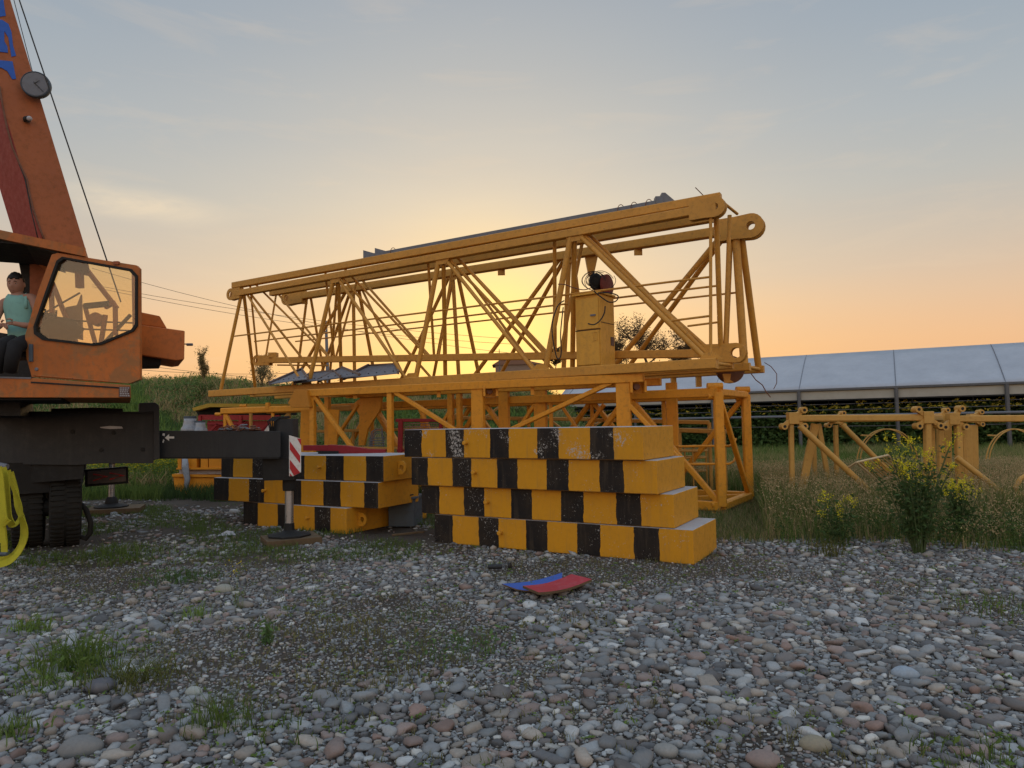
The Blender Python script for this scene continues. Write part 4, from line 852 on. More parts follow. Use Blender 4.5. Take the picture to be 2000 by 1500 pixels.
# ---------------------------------------------------------------- stacked bent sheet panels
for k, (a, b_, c_, d_, lab) in enumerate((((526, 751), (602, 741), (592, 728), (590, 724), 'leftmost bent grey sheet panel on the trusses'), ((575, 750), (665, 738), (650, 727), (610, 731), 'second bent grey sheet panel from the left'),
                                       ((622, 745), (702, 734), (668, 721), (664, 724), 'third bent grey sheet panel from the left'), ((671, 741), (778, 730), (771, 714), (720, 717), 'rightmost and largest bent grey sheet panel'))):
    D0 = 16.2-k*.35; A_, B_ = P(*a, D0), P(*b_, D0-1.0); C_, E_ = P(*c_, D0+.5), P(*d_, D0+1.2)
    root = thing('sheet_panel', (A_+B_)/2, lab, 'sheet panel', 'bent grey sheet panels on the trusses')
    up = Vector((0, 0, .012)); mb = MB(); mb.add([A_, B_, C_+up, E_+up, A_+up*1.5, B_+up*1.5, C_+up*2.5, E_+up*2.5], [(0, 3, 2, 1), (4, 5, 6, 7), (0, 1, 5, 4), (1, 2, 6, 5), (2, 3, 7, 6), (3, 0, 4, 7)]); mb.build('sheet', GREY, root)
    mb = MB(); mb.bar(A_+up*2, E_+up*3, .05, .09); mb.bar(B_+up*2, C_+up*3, .04, .07); mb.bar(E_+up*3, C_+up*3, .04, .05); mb.build('folded_edge', paint('panel edge', (.16, .12, .105), (.08, .05, .04), .5, .5), root)
    mb = MB()
    for i in range(6): q = A_.lerp(B_, (i+.5)/6)*.8+E_.lerp(C_, (i+.5)/6)*.2; mb.lathe(q+up*2, [(.016, 0), (.016, .012)], 8)
    mb.build('rivets', BLK2, root)

# ================================================================ lower steel: long frame, mast section, small frame
F1 = CH((601, 768), 14.75, (1257, 738), 11.75); nF = Vector((-(F1[1]-F1[0]).y, (F1[1]-F1[0]).x, 0)).normalized(); nF = nF if nF.y > 0 else -nF
F2 = (F1[0]+nF*1.35, F1[1]+nF*1.35)
FR = thing('support_frame', P(930, 900, 13.5), 'long yellow frame with wide flat posts standing behind the striped blocks', 'steel frame')
chord(FR, F1, .15, ext=(0, .0)); chord(FR, F2, .15)
def post(root, ch, px, w, wy=None, z0=0.0, name='post', mat=None):
    q = at(ch, px); d = (ch[1]-ch[0]).normalized(); MB().bar(Vector((q.x, q.y, z0)), Vector((q.x, q.y, q.z-.03)), w, wy or w, ch=.08, up=Vector((d.y, -d.x, 0))).build(name, mat or YEL, root)
for px, w in ((611, .115), (762, .115), (933, .25), (1217, .25)): post(FR, F1, px, w, .10)
for px, w in ((880, .12), (897, .10), (984, .22), (1055, .26), (1311, .20), (640, .12)): post(FR, F2, px, w, .12)
def fl2(root, ch, a, b_, w, name='brace', off=0.0, mat=None): MB().bar(onplane(ch, *a, off), onplane(ch, *b_, off), w, w*.8).build(name, mat or YEL, root)
fl2(FR, F1, (615, 774), (742, 950), .10); fl2(FR, F1, (772, 766), (910, 853), .10); fl2(FR, F1, (1195, 747), (975, 850), .10); fl2(FR, F1, (1228, 790), (1330, 900), .09)
fl2(FR, F2, (700, 790), (640, 880), .08); fl2(FR, F2, (1045, 790), (985, 880), .09); fl2(FR, F2, (1180, 790), (1120, 870), .09); fl2(FR, F2, (1095, 790), (1150, 870), .07); fl2(FR, F2, (820, 800), (860, 880), .08); fl2(FR, F2, (880, 800), (845, 860), .08)
for px in (611, 1217): a = at(F1, px); MB().bar(a, a+nF*1.35, .1).build('cross_beam', YEL, FR)
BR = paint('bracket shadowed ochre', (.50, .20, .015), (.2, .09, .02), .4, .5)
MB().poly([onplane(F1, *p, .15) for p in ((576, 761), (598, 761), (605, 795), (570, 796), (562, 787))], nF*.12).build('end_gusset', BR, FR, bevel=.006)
for px, py in ((958, 766), (1243, 757)):
    a = onplane(F1, px-14, py-7); mb = MB(); mb.box(a+Vector((.12, .1, -.06)), (.26, .05, .2)); mb.box(a+Vector((.26, 0, -.05)), (.04, .22, .2)); mb.box(a+Vector((.02, 0, -.05)), (.04, .22, .2)); mb.build('bracket', YEL, FR); MB().lathe(a+Vector((.12, .07, -.05)), [(.055, 0), (.055, .12)], 14, (0, -1, 0)).build('pin', RUST, FR, ang=40)
for px, py in ((1040, 757), (694, 765), (857, 762)): MB().box(onplane(F1, px, py+6, -.05), (.07, .05, .16)).build('tab', YEL, FR)
MB().poly([onplane(F2, *p) for p in ((690, 789), (712, 770), (746, 770), (742, 800), (732, 815), (718, 838), (711, 870), (700, 870), (702, 812))], nF*.06).build('curved_plate', YEL, FR)
# mast section at the right
M1 = CH((636, 796), 17.7, (1402, 766), 11.9); M1b = (Vector((M1[0].x, M1[0].y, .10)), Vector((M1[1].x, M1[1].y, .12))); nM = Vector((-(M1[1]-M1[0]).y, (M1[1]-M1[0]).x, 0)).normalized(); nM = nM if nM.y > 0 else -nM
q = P(1456, 772, 13.45); wM = (q-M1[1]).dot(nM); off = q-M1[1]; off.z = 0
M2_ = (M1[0]+off, M1[1]+off); M2b = (M1b[0]+off, M1b[1]+off)
MS = thing('mast_section', (M1[1]+M1[0])/2*1.0-Vector((0, 0, (M1[0].z+M1[1].z)/2)), 'square yellow mast section lying behind the blocks, open end at the right', 'mast section')
for c_, nm in ((M1, 'chord'), (M2_, 'chord'), (M1b, 'chord'), (M2b, 'chord')): chord(MS, c_, .165, wy=.155)
for c_, cb_ in ((M1, M1b), (M2_, M2b)):
    a, b_ = c_[1], cb_[1]; MB().bar(a, b_, .155, .13).build('post', YEL, MS)
    n_ = 6
    for k in range(n_):
        t0 = 1-k/n_; t1 = 1-(k+1)/n_; 
        A_ = c_[0].lerp(c_[1], t0 if k % 2 == 0 else t1); B_ = cb_[0].lerp(cb_[1], t1 if k % 2 == 0 else t0)
        if c_ is M1: A_, B_ = c_[0].lerp(c_[1], t1 if k % 2 == 0 else t0), cb_[0].lerp(cb_[1], t0 if k % 2 == 0 else t1)
        MB().bar(A_, B_, .095).build('brace', YEL, MS)
        if k: MB().bar(c_[0].lerp(c_[1], t0), cb_[0].lerp(cb_[1], t0), .08).build('post', YEL, MS)
MB().bar(M1[1], M2b[1], .085).build('end_brace', YEL, MS); MB().bar(M1[1], M2_[1], .12).build('cross_beam', YEL, MS); MB().bar(M1b[1], M2b[1], .14).build('cross_beam', YEL, MS)
MB().bar(M1b[0].lerp(M1b[1], .83), M2b[1], .09).build('floor_brace', YEL, MS); MB().bar(M1b[0], M2b[0], .1).build('cross_beam', YEL, MS)
dM = (M1[1]-M1[0]).normalized()
for c_ in (M1, M2_, M1b, M2b):
    mb = MB(); e = c_[1]; 
    for s in (-1, 1):
        z_ = s*.085 + (.02 if c_ in (M1, M2_) else -.06); mb.tube(e+dM*-.08+Vector((-.10, 0, z_)), e+dM*-.08+Vector((.16, 0, z_)), .062, n=14)
    mb.build('pin_sleeve', YEL, MS, ang=45)
for z1, px0 in ((871, 1322), (906, 1342)):
    mb = MB(); mb.path([P(px0, z1, 12.5), P(px0+4, z1+1, 12.5), P(1400, z1, 12.6), P(1424, z1, 12.7), P(1433, z1-5, 13.0), P(1437, z1-14, 13.1)], .022, 8); mb.build('handle_loop', YEL, MS, smooth=True)
# small frame at the left, end of another section
Q1 = CH((434, 803), 16.2, (612, 797), 15.8); Q2 = (Q1[0]+Vector((.6, 1.3, .02)), Q1[1]+Vector((.6, 1.3, .02)))
SF = thing('small_frame', Vector((Q1[0].x+.9, Q1[0].y+.6, 0)), 'short yellow braced frame at the left above the outrigger beam', 'steel frame')
MB().bar(Q1[0], Q1[1], .145).build('chord', YEL, SF); MB().bar(Q2[0], Q2[1], .14).build('chord', YEL2, SF)
for px in (440, 533): q = at(Q1, px); MB().bar(Vector((q.x, q.y, 0)), q-Vector((0, 0, .05)), .07).build('post', YEL, SF)
for px in (470, 545): q = at(Q2, px+20); MB().bar(Vector((q.x, q.y, 0)), q-Vector((0, 0, .05)), .07).build('post', YEL2, SF)
MB().bar(onplane(Q1, 442, 810), onplane(Q1, 490, 910), .08).build('brace', YEL, SF); MB().bar(onplane(Q2, 565, 806), onplane(Q2, 527, 850), .07).build('brace', YEL2, SF)
MB().bar(Q1[0], Q2[0], .08).build('cross_beam', YEL, SF)
MB().tube(Q1[0]+Vector((-.16, 0, -.07)), Q1[0]+Vector((-.02, 0, -.07)), .04).build('pin_sleeve', YEL, SF, ang=45); MB().tube(Q2[0]+Vector((-.5, -.5, .12)), Q2[0]+Vector((-.34, -.5, .12)), .04).build('pin_sleeve', YEL, SF, ang=45)
MB().box(at(Q1, 524)+Vector((0, -.02, .08)), (.07, .14, .16)).build('tab', YEL, SF)
# wide post & horn behind jack
mb = MB(); mb.poly([P(*p, 15.2) for p in ((588, 800), (612, 800), (618, 835), (598, 900), (588, 1000), (580, 1000))], (0, .08, 0)); mb.poly([P(*p, 15.2) for p in ((640, 800), (662, 800), (655, 900), (655, 985), (640, 985))], (0, .08, 0)); mb.bar(P(588, 985, 15.25), P(655, 980, 15.25), .14)
solo(mb, 'upright_plate', YEL, 'upright yellow steel plates between the outrigger jack and the long frame', 'steel plate')
# rails seen through, low pieces in the middle
def rail(name, pts, D, w, label, mat=YEL2, cat='rail', posts=(), group='loose yellow rails'):
    a, b_ = [P(*p, D if isinstance(D, (int, float)) else D[i]) for i, p in enumerate(pts)]
    root = thing(name, Vector(((a.x+b_.x)/2, (a.y+b_.y)/2, 0)), label, cat, group); MB().bar(a, b_, w).build('top_bar', mat, root)
    for t_ in posts: q = a.lerp(b_, t_); MB().bar(Vector((q.x, q.y, ghs(q.x, q.y)-.02)), q, w*.8).build('post', mat, root)
    return root
rail('rail_frame', ((590, 843), (905, 836)), (17.2, 16.2), .07, 'pale yellow low rail behind the left posts', posts=(0, .33, .66, 1))
rail('rail_frame', ((868, 816), (1160, 819)), (16.5, 16.5), .09, 'pale yellow rail across the middle gap', posts=(0, .5, 1))
rail('rail_frame', ((1150, 820), (1385, 825)), (15.5, 14.3), .085, 'upper yellow rail seen through the mast section', posts=(0, .5, 1))
rail('rail_frame', ((1200, 836), (1418, 843)), (15.0, 13.9), .09, 'lower yellow rail seen through the mast section', posts=(.02, .6, .98))
rail('rail_frame', ((690, 874), (800, 876)), (15.2, 15.0), .045, 'thin yellow rail just above the red bracket', posts=(0, 1))
rail('rail_frame', ((1330, 950), (1450, 957)), (15.6, 15.2), .06, 'yellow rail lying low in the grass behind the mast section', posts=(0, 1))
# leaning braces / bundle of thin rods
for k, (a, b_) in enumerate((((870, 828), (912, 790)), ((925, 832), (975, 795)), ((1090, 832), (1048, 800)), ((1160, 832), (1215, 795)), ((1320, 950), (1352, 905)), ((1324, 962), (1360, 975)), ((1410, 872), (1392, 950)), ((1355, 870), (1362, 955)), ((1380, 860), (1378, 960)))):
    q = P(*b_, 15.9+k*.04); p_ = P(*a, 15.3+k*.04); lo_, hi_ = (p_, q) if p_.z < q.z else (q, p_); d = (lo_-hi_).normalized(); g_ = lo_+d*((lo_.z-.02)/max(.05, -d.z)) if -d.z > .3 else lo_
    mb = MB(); mb.bar(g_, hi_, .05); solo(mb, 'leaning_brace', YEL2, ['pale yellow brace leaning behind the frame, leftmost of these loose braces', 'pale brace leaning right beside the wide post', 'short brace leaning left of the middle gap', 'pale brace leaning behind the right wide post', 'thin brace leaning just right of the block stack', 'brace lying almost flat in the grass by the stack', 'thin pale brace leaning behind the right mast post', 'upright thin brace seen through the mast end', 'second upright thin brace seen through the mast end'][k], 'steel brace', 'loose yellow braces behind the frames')
# hoops of a ladder cage
lc = thing('ladder_cage', Vector((P(1350, 880, 14.6).x, 14.6, 0)), 'yellow hooped ladder cage lying behind the mast section', 'ladder cage')
for k in range(4):
    c_ = P(1345, 880+k*13, 14.3+k*.15); mb = MB(); mb.path([c_+Vector((.36*math.cos(a), .33*math.sin(a), 0)) for a in np.linspace(0, 2*math.pi, 25)], .022, 6); mb.build('hoop', YEL2, lc, smooth=True)
for a in (0, 1.57, 3.14, 4.7): c_ = P(1345, 880, 14.3)+Vector((.36*math.cos(a), .33*math.sin(a), .05)); MB().tube(Vector((c_.x, c_.y, .0)), c_, .016, n=6).build('upright', YEL2, lc)
# ---------------------------------------------------------------- yellow frames standing in the right hand grass
def xnode(root, c_, s=1.0, mat=YEL2, arms=(45, 135, 225, 315)):
    mb = MB(); mb.box(c_, (.17*s, .15*s, .20*s))
    mb.build('corner_block', mat, root, bevel=.012)
    for a in arms:
        a = R(a); e = c_+Vector((math.cos(a)*.24*s, -.02, math.sin(a)*.19*s)); m2 = MB(); m2.prof(c_+Vector((0, -.02, 0)), e, [(-.035, -.035), (.035, -.035), (.035, .035), (-.035, .035)]); m2.tube(e+Vector((0, -.07, 0)), e+Vector((0, .07, 0)), .055*s, n=14); m2.build('pin_eye', mat, root, ang=40)
        MB().tube(e+Vector((0, -.073, 0)), e+Vector((0, -.06, 0)), .026*s, n=10).build('pin_hole', BLK2, root)
RF = thing('tower_section', Vector((P(1690, 1000, 12).x, 12, 0)), 'left yellow frame standing upright in the dry grass by the greenhouse', 'steel frame', 'yellow frames in the grass')
N1, N2 = P(1548, 817, 11.7), P(1810, 815.5, 11.3); N3, N4 = P(1630, 819, 13.3), P(1836, 816, 13.0)
for a, b_ in ((N1, N2), (N3, N4), (N1, N3), (N2, N4)): MB().bar(a, b_, .11).build('chord', YEL2, RF)
for n_, s, ar in ((N1, 1, (45, 225, 315)), (N2, 1, (135, 225, 315)), (N3, .85, (45, 225, 315)), (N4, .85, (60, 315))): xnode(RF, n_, s, arms=ar)
for top, bot, D, w, wy in (((1545, 828), (1548, 1000), 11.7, .075, .075), ((1632, 830), (1636, 985), 13.3, .075, .075), ((1592, 828), (1556, 1010), 11.8, .13, .05), ((1589, 830), (1593, 985), 13.6, .07, .07), ((1599, 828), (1624, 975), 13.0, .085, .05),
                           ((1811, 828), (1813, 1005), 11.3, .10, .10), ((1820, 830), (1822, 1000), 11.6, .08, .08), ((1836, 828), (1838, 985), 13.0, .11, .09), ((1850, 826), (1850, 985), 13.3, .15, .06)):
    MB().bar(P(*top, D), P(*bot, D), w, wy).build('post', YEL2, RF)
mb = MB(); mb.tube(P(1562, 832, 11.55), P(1785, 1040, 11.3), .05, n=12); mb.build('diagonal_tube', YEL2, RF, ang=40); mb = MB(); mb.tube(P(1645, 830, 13.2), P(1800, 985, 12.9), .05, n=12); mb.build('diagonal_tube', YEL2, RF, ang=40)
MB().bar(P(1718, 975, 12.4), P(1765, 942, 12.4), .05).build('brace', YEL2, RF)
R2 = thing('tower_section', Vector((P(1930, 1000, 12).x, 12, 0)), 'right yellow frame in the grass, cut by the right edge of the picture', 'steel frame', 'yellow frames in the grass')
K1, K2 = P(1860, 818, 11.4), P(2060, 817, 11.1); K3, K4 = P(1898, 817, 13.2), P(2070, 817, 12.8)
for a, b_ in ((K1, K2), (K3, K4), (K1, K3)): MB().bar(a, b_, .11).build('chord', YEL2, R2)
xnode(R2, K1, 1, arms=(60, 225, 315)); xnode(R2, K3, .85, arms=(45, 315))
for top, bot, D, w, wy in (((1871, 830), (1876, 1005), 11.4, .10, .10), ((1881, 830), (1888, 985), 11.9, .07, .06), ((1890, 832), (1892, 985), 12.9, .12, .08), ((1900, 830), (1903, 985), 13.2, .17, .06)):
    MB().bar(P(*top, D), P(*bot, D), w, wy).build('post', YEL2, R2)
MB().tube(P(1868, 893, 11.2), P(2005, 1000, 10.9), .045, n=12).build('diagonal_tube', YEL2, R2, ang=40)
mb = MB()
for i in range(24):
    for s in (-1, 1):
        x0 = 1872+i*6.2; pts = []
        for t_ in (0, 1):
            pass
        ya = 900+(x0-1872)*.785; yb = 1010
        if s > 0: a, b_ = (x0, ya), (x0+(yb-ya)*.55, yb)
        else:
            # falls to the left
            k_ = (yb-ya)*.55; a, b_ = (x0, ya), (max(1874, x0-k_), ya+(x0-max(1874, x0-k_))/.55)
        mb.bar(P(*a, 11.35), P(*b_, 11.35), .009, .006)
mb.build('mesh_panel', YEL2, R2)
gp = thing('railing_panel', P(1720, 1000, 11.9), 'small yellow slatted railing leaning in the frame above the grass', 'railing'); q = [P(*p, D) for p, D in (((1673, 903), 11.2), ((1734, 889), 11.2), ((1769, 920), 11.9), ((1716, 941), 11.9))]
mb = MB()
for i in range(4): mb.tube(q[i], q[(i+1) % 4], .018, n=8)
mb.tube(q[0], P(1656, 914, 11.45), .018, n=8); mb.tube(q[3], P(1696, 953, 11.4), .018, n=8); mb.build('rim', paint('pale worn rail', (.55, .42, .24), (.3, .18, .08), .4), gp)
for i in range(1, 10): MB().tube(q[0].lerp(q[1], i/10), q[3].lerp(q[2], i/10), .010, n=6).build('slat', YEL2, gp)
for lab, cx, r_, D in (('thin bent hoop rising behind the left upright frame', 1730, 56, 14.2), ('thin hoop at the right edge behind the frames', 1978, 52, 14.0)):
    mb = MB(); 
    for o_ in (0, .3): mb.path([P(cx+r_*math.cos(a)+o_*20, 838+62*(1-math.sin(a))*1.05, D+o_) for a in np.linspace(.1, 3.04, 22)], .014, 5)
    mb.bar(P(cx-48, 850, D), P(cx-30, 851, D+.3), .03)
    solo(mb, 'cage_hoop', YEL2, lab, 'hoop')
mb = MB(); mb.path([P(*p, 10.6) for p in ((2010, 925), (1993, 935), (1983, 952), (1990, 968), (2004, 974))], .035, 8); mb.bar(P(1985, 975, 10.6), P(2030, 950, 10.6), .09)
solo(mb, 'curved_bracket', YEL2, 'curved yellow pipe bracket at the right edge of the picture', 'bracket')
for k in range(3):
    mb = MB(); a = G(1975+k*9, 985+k*16, .15); 
# ---------------------------------------------------------------- things behind and between
fb = thing('flange_base', Vector((P(395, 960, 16.6).x, 16.6, .0)), 'orange yellow flanged steel base at the far left behind the block stack', 'steel base')
D = 16.6; FY = paint('flange yellow', (.70, .26, .012), (.25, .1, .02), .4, .5)
MB().poly([P(*p, D) for p in ((338, 931), (470, 934), (470, 968), (352, 965), (341, 955))], (0, 1.2, 0)).build('lower_body', FY, fb, bevel=.01)
MB().poly([P(*p, D-.05) for p in ((336, 926), (475, 929), (475, 933), (336, 931))], (0, 1.3, 0)).build('flange', FY, fb); MB().poly([P(*p, D-.05) for p in ((344, 914), (445, 913), (445, 917), (344, 917))], (0, 1.2, 0)).build('flange', FY, fb)
for a, b_ in ((347, 354), (362, 384), (392, 406), (408, 432)): MB().poly([P(*p, D) for p in ((a, 846), (b_, 846), (b_, 914), (a, 914))], (0, .9, 0)).build('web', FY, fb)
MB().poly([P(*p, D+.2) for p in ((349, 846), (428, 846), (428, 914), (349, 914))], (0, .5, 0)).build('core', DARKN, fb); MB().poly([P(*p, D+.1) for p in ((350, 917), (440, 917), (440, 926), (350, 926))], (0, .9, 0)).build('core', CONC, fb)
mb = MB(); mb.path([P(*p, D-.1) for p in ((361, 895), (362, 915), (366, 935), (363, 958))], [.07, .09, .07, .05], 8, flat=.03); w_ = solo(mb, 'plastic_strip', WRAP, 'torn strip of clear plastic hanging on the orange base', 'plastic strip', smooth=True)
for cx, r_, t_, lab in ((371, 14, 813, 'taller plastic wrapped cylinder behind the outrigger beam'), (391, 11.5, 822, 'shorter plastic wrapped cylinder beside the taller one')):
    q = P(cx, 846, 16.8); s = 16.8/FPX; hgt = (846-t_)*s
    root = thing('wrapped_cylinder', q, lab, 'cylinder', 'plastic wrapped cylinders')
    MB().lathe(q, [(r_*s*1.25, 0), (r_*s*1.15, hgt*.3), (r_*s*.92, hgt*.42), (r_*s*.9, hgt*.55), (r_*s*.8, hgt*.7), (r_*s*.82, hgt*.86)], 18).build('wrap', WRAP, root, smooth=True); MB().lathe(q+Vector((0, 0, hgt*.86)), [(r_*s*.8, 0), (r_*s*.84, .02), (r_*s*.84, hgt*.14), (r_*s*.6, hgt*.14)], 18).build('rim', BOXG, root, ang=40)
# red machine under an ochre canopy
rm = thing('red_machine', Vector((P(470, 850, 19.2).x, 19.2, .1)), 'red steel machine under an ochre canopy behind the left yellow frame', 'machine'); D = 19.0
RD = paint('machine red', (.30, .018, .02), (.1, .03, .02), .4, .5)
MB().poly([P(*p, D) for p in ((389, 810), (546, 811), (546, 821), (389, 820))], (0, .1, 0)).build('top_beam', RD, rm)
MB().poly([P(*p, D+.1) for p in ((405, 822), (552, 822), (552, 852), (405, 852))], (0, 1.0, 0)).build('body', RD, rm); 
for a, b_ in (((405, 828), (480, 828)), ((405, 848), (425, 828)), ((460, 848), (480, 826)), ((500, 850), (530, 822))): MB().bar(P(*a, D-.02), P(*b_, D-.02), .05).build('strut', RED, rm)
for px in (391, 470, 543): q = P(px, 812, D); MB().bar(Vector((q.x, q.y, ghs(q.x, q.y)-.05)), q, .09).build('post', RD, rm)
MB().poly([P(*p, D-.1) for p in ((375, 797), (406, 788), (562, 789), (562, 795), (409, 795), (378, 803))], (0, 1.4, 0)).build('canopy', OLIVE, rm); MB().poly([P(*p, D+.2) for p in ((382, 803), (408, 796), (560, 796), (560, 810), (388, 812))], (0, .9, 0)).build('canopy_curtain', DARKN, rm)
MB().poly([P(*p, D-.1) for p in ((515, 843), (525, 829), (531, 830), (524, 850))], (0, .03, 0)).build('sign', WHITE, rm)
# red cage with rods
rc = thing('red_cage', Vector((P(815, 880, 14.9).x, 14.9, .0)), 'dark red wire cage behind the gap between the two block stacks', 'cage'); D = 14.6
for (a, b_, w) in (((783, 820), (781, 900), .10), ((775, 821), (865, 821), .07), ((861, 818), (861, 900), .07), ((775, 880), (865, 880), .05)): MB().bar(P(*a, D), P(*b_, D), w).build('frame_bar', RED, rc)
q = P(775, 821, D); MB().bar(q, q+Vector((.3, 1.1, 0)), .06).build('frame_bar', RED, rc)
for k in range(13): MB().tube(P(787, 828+k*5.2, D+.05), P(860, 827+k*5.2, D+.08), .009, n=5).build('rod', paint('cage rod', (.35, .20, .17), (.15, .1, .08), .4) if k == 0 else MATS['cage rod'], rc)
for k in range(14): MB().tube(P(790+k*5.2, 826, D+.1), P(790+k*5.2, 895, D+.1), .006, n=5).build('rod', MATS['cage rod'], rc)
gr = thing('wire_rack', Vector((P(732, 880, 15.4).x, 15.4, 0)), 'grey wire hoops of a rack seen beneath the long frame', 'rack')
for k in range(3): mb = MB(); mb.path([P(*p, 15.4+k*.15) for p in ((723+k*2, 885), (723+k*2, 855+k*3), (727+k*2, 843+k*4), (735, 838+k*4), (746, 838+k*4), (750, 885))], .014, 6); mb.build('hoop', GREY, gr)
for k in range(6): MB().tube(P(720, 856+k*5, 15.35), P(752, 855+k*5, 15.35), .012, n=6).build('bar', GREY, gr)
# chains on the outrigger beam
def chain(px, py, D, n, sp, label):
    c_ = P(px, py, D); root = thing('chain', c_, label, 'chain', 'chains lying on the outrigger beam')
    for i in range(n):
        a = random.uniform(0, 3.14); tl = random.uniform(-.7, .7); o_ = Vector((random.gauss(0, sp), random.gauss(0, .05), abs(random.gauss(0, .022))+.014)); mb = MB(); M_ = Matrix.Rotation(a, 3, 'Z') @ Matrix.Rotation(tl, 3, 'X')
        mb.path([c_+o_+M_ @ Vector((.042*math.cos(t_), .024*math.sin(t_), 0)) for t_ in np.linspace(0, 2*math.pi, 13)], .0085, 5); mb.build('link', RUST if i % 3 else GREY, root)
chain(447, 842.5, 9.5, 26, .06, 'left heap of rusty chain on the outrigger beam'); chain(472, 842.5, 9.5, 20, .045, 'middle heap of chain with a pale hook on the outrigger beam'); chain(495, 842.5, 9.5, 26, .05, 'right heap of chain on the outrigger beam, nearest the jack')
# red bracket on the low stack
N_, Dr_ = TOPL; ztop = 3*HB+.008
rb = thing('red_bracket', G(670, 886, ztop), 'long dark red steel bracket lying on top of the low left block stack', 'steel bracket'); D = rb.location.y-.0
MB().poly([P(*p, D) for p in ((592, 870), (640, 870), (640, 881), (592, 880))], (0, .18, 0)).build('arm', RED, rb); MB().poly([P(*p, D-.02) for p in ((640, 869), (678, 871), (712, 876), (712, 888), (690, 886), (662, 886), (640, 881))], (0, .22, 0)).build('gusset', RED, rb)
MB().poly([P(*p, D-.01) for p in ((712, 877), (751, 878), (751, 888), (712, 888))], (0, .18, 0)).build('arm', RED, rb)
MB().poly([P(*p, D-.04) for p in ((621, 881), (661, 881), (661, 887), (621, 886))], (0, .3, 0)).build('rubber_pad', BLK2, rb)
# grey box between the stacks
g = G(788, 1030, 0); bx = thing('grey_box', Vector((g.x, g.y+.25, 0)), 'blue grey steel box with a lid between the two block stacks', 'box'); b0 = bx.location
MB().box(b0+Vector((0, 0, .22)), (.42, .50, .42), rz=R(-8)).build('body', BOXG, bx, bevel=.01); MB().box(b0+Vector((0, 0, .455)), (.47, .55, .04), rz=R(-8)).build('lid', BOXG, bx, bevel=.008)
MB().box(b0+Vector((0, -.0, .26)), (.43, .51, .02), rz=R(-8)).build('rib', BOXG, bx); mb = MB(); mb.path([b0+Vector((-.18+.03*i, -.2+.12*math.sin(i*1.1), .49+.02*abs(math.sin(i*2.1)))) for i in range(13)], .012, 6); mb.build('cable', WIRE, bx)
MB().box(b0+Vector((.12, .05, .50)), (.14, .18, .06), rz=.3).build('clamp', BLK2, bx)
# coloured panels, tube, paper
def curved_panel(name, pts, zs, th, col, label, D=None):
    root = None; mb = MB(); n_ = 8; g4 = [G(*p, z) for p, z in zip(pts, zs)]      # near-left, near-right, far-right, far-left
    top = []; 
    for i in range(n_+1):
        t_ = i/n_; a = g4[0].lerp(g4[1], t_); b_ = g4[3].lerp(g4[2], t_); s = -.028*math.sin(math.pi*t_)
        top += [a+Vector((0, 0, s)), b_+Vector((0, 0, s))]
    vs = top+[v-Vector((0, 0, th)) for v in top]; m_ = len(top); fs = []
    for i in range(n_):
        a, b_, c_, d_ = 2*i, 2*i+2, 2*i+3, 2*i+1; fs += [(a, b_, c_, d_)]; 
    o_ = m_
    for i in range(n_): a, b_, c_, d_ = 2*i+o_, 2*i+2+o_, 2*i+3+o_, 2*i+1+o_; fs += [(d_, c_, b_, a)]
    side = []
    for i in range(n_): side += [(2*i, 2*i+o_, 2*i+2+o_, 2*i+2), (2*i+3, 2*i+3+o_, 2*i+1+o_, 2*i+1)]
    side += [(0, 1, 1+o_, o_), (2*n_+1, 2*n_, 2*n_+o_, 2*n_+1+o_)]
    mb.add(vs, fs); mb.mi = 1; mb.add([], []); mb.f += side; mb.m += [1]*len(side)
    return solo(mb, name, (col, WOOD), label, 'board', smooth=False)
curved_panel('blue_board', ((1010, 1151), (1098, 1146), (1098, 1118), (980, 1140)), (.05, .06, .06, .07), .012, paint('faded blue board', (.035, .11, .42), (.10, .13, .2), .4, .5, .3, (.4, .4, .42), .005), 'bent blue board lying on the gravel beneath the red one')
curved_panel('red_board', ((1052, 1157), (1156, 1131), (1116, 1121), (1021, 1144)), (.10, .12, .10, .09), .022, paint('faded red board', (.42, .035, .05), (.40, .16, .16), .45, .5, .4), 'bent red board lying across the blue one on the gravel')
g = G(967, 1107, .065); mb = MB(); mb.lathe(g-Vector((.075, 0, 0)), [(.022, 0), (.026, .002), (.026, .15), (.022, .152)], 16, (1, .12, 0)); solo(mb, 'black_tube', BLK, 'short black plastic tube lying on the gravel', 'tube', ang=40)
g = G(993, 1105, .06); mb = MB(); mb.lathe(g, [(.03, 0), (.034, .004), (.034, .03), (.02, .034)], 14, (1, -.3, .2)); solo(mb, 'round_plug', WIRE, 'small dark round cap just right of the black tube', 'cap', ang=40)
g = G(443, 1047, .01); mb = MB(); v_ = [g+Vector(q) for q in ((-.13, -.05, .01), (.0, -.06, .015), (.14, -.02, .02), (.06, .08, .05), (-.02, .06, .07), (-.10, .03, .03))]; mb.poly(v_, (0, .004, .004)); solo(mb, 'paper_scrap', CONC, 'pale crumpled paper scrap on the dirt behind the grass patch', 'paper')
g = G(800, 1044, .02); mb = MB(); mb.bar(g-Vector((.25, .03, 0)), g+Vector((.2, .1, .02)), .03); solo(mb, 'wood_stick', WOOD, 'weathered stick lying in front of the grey box', 'stick')

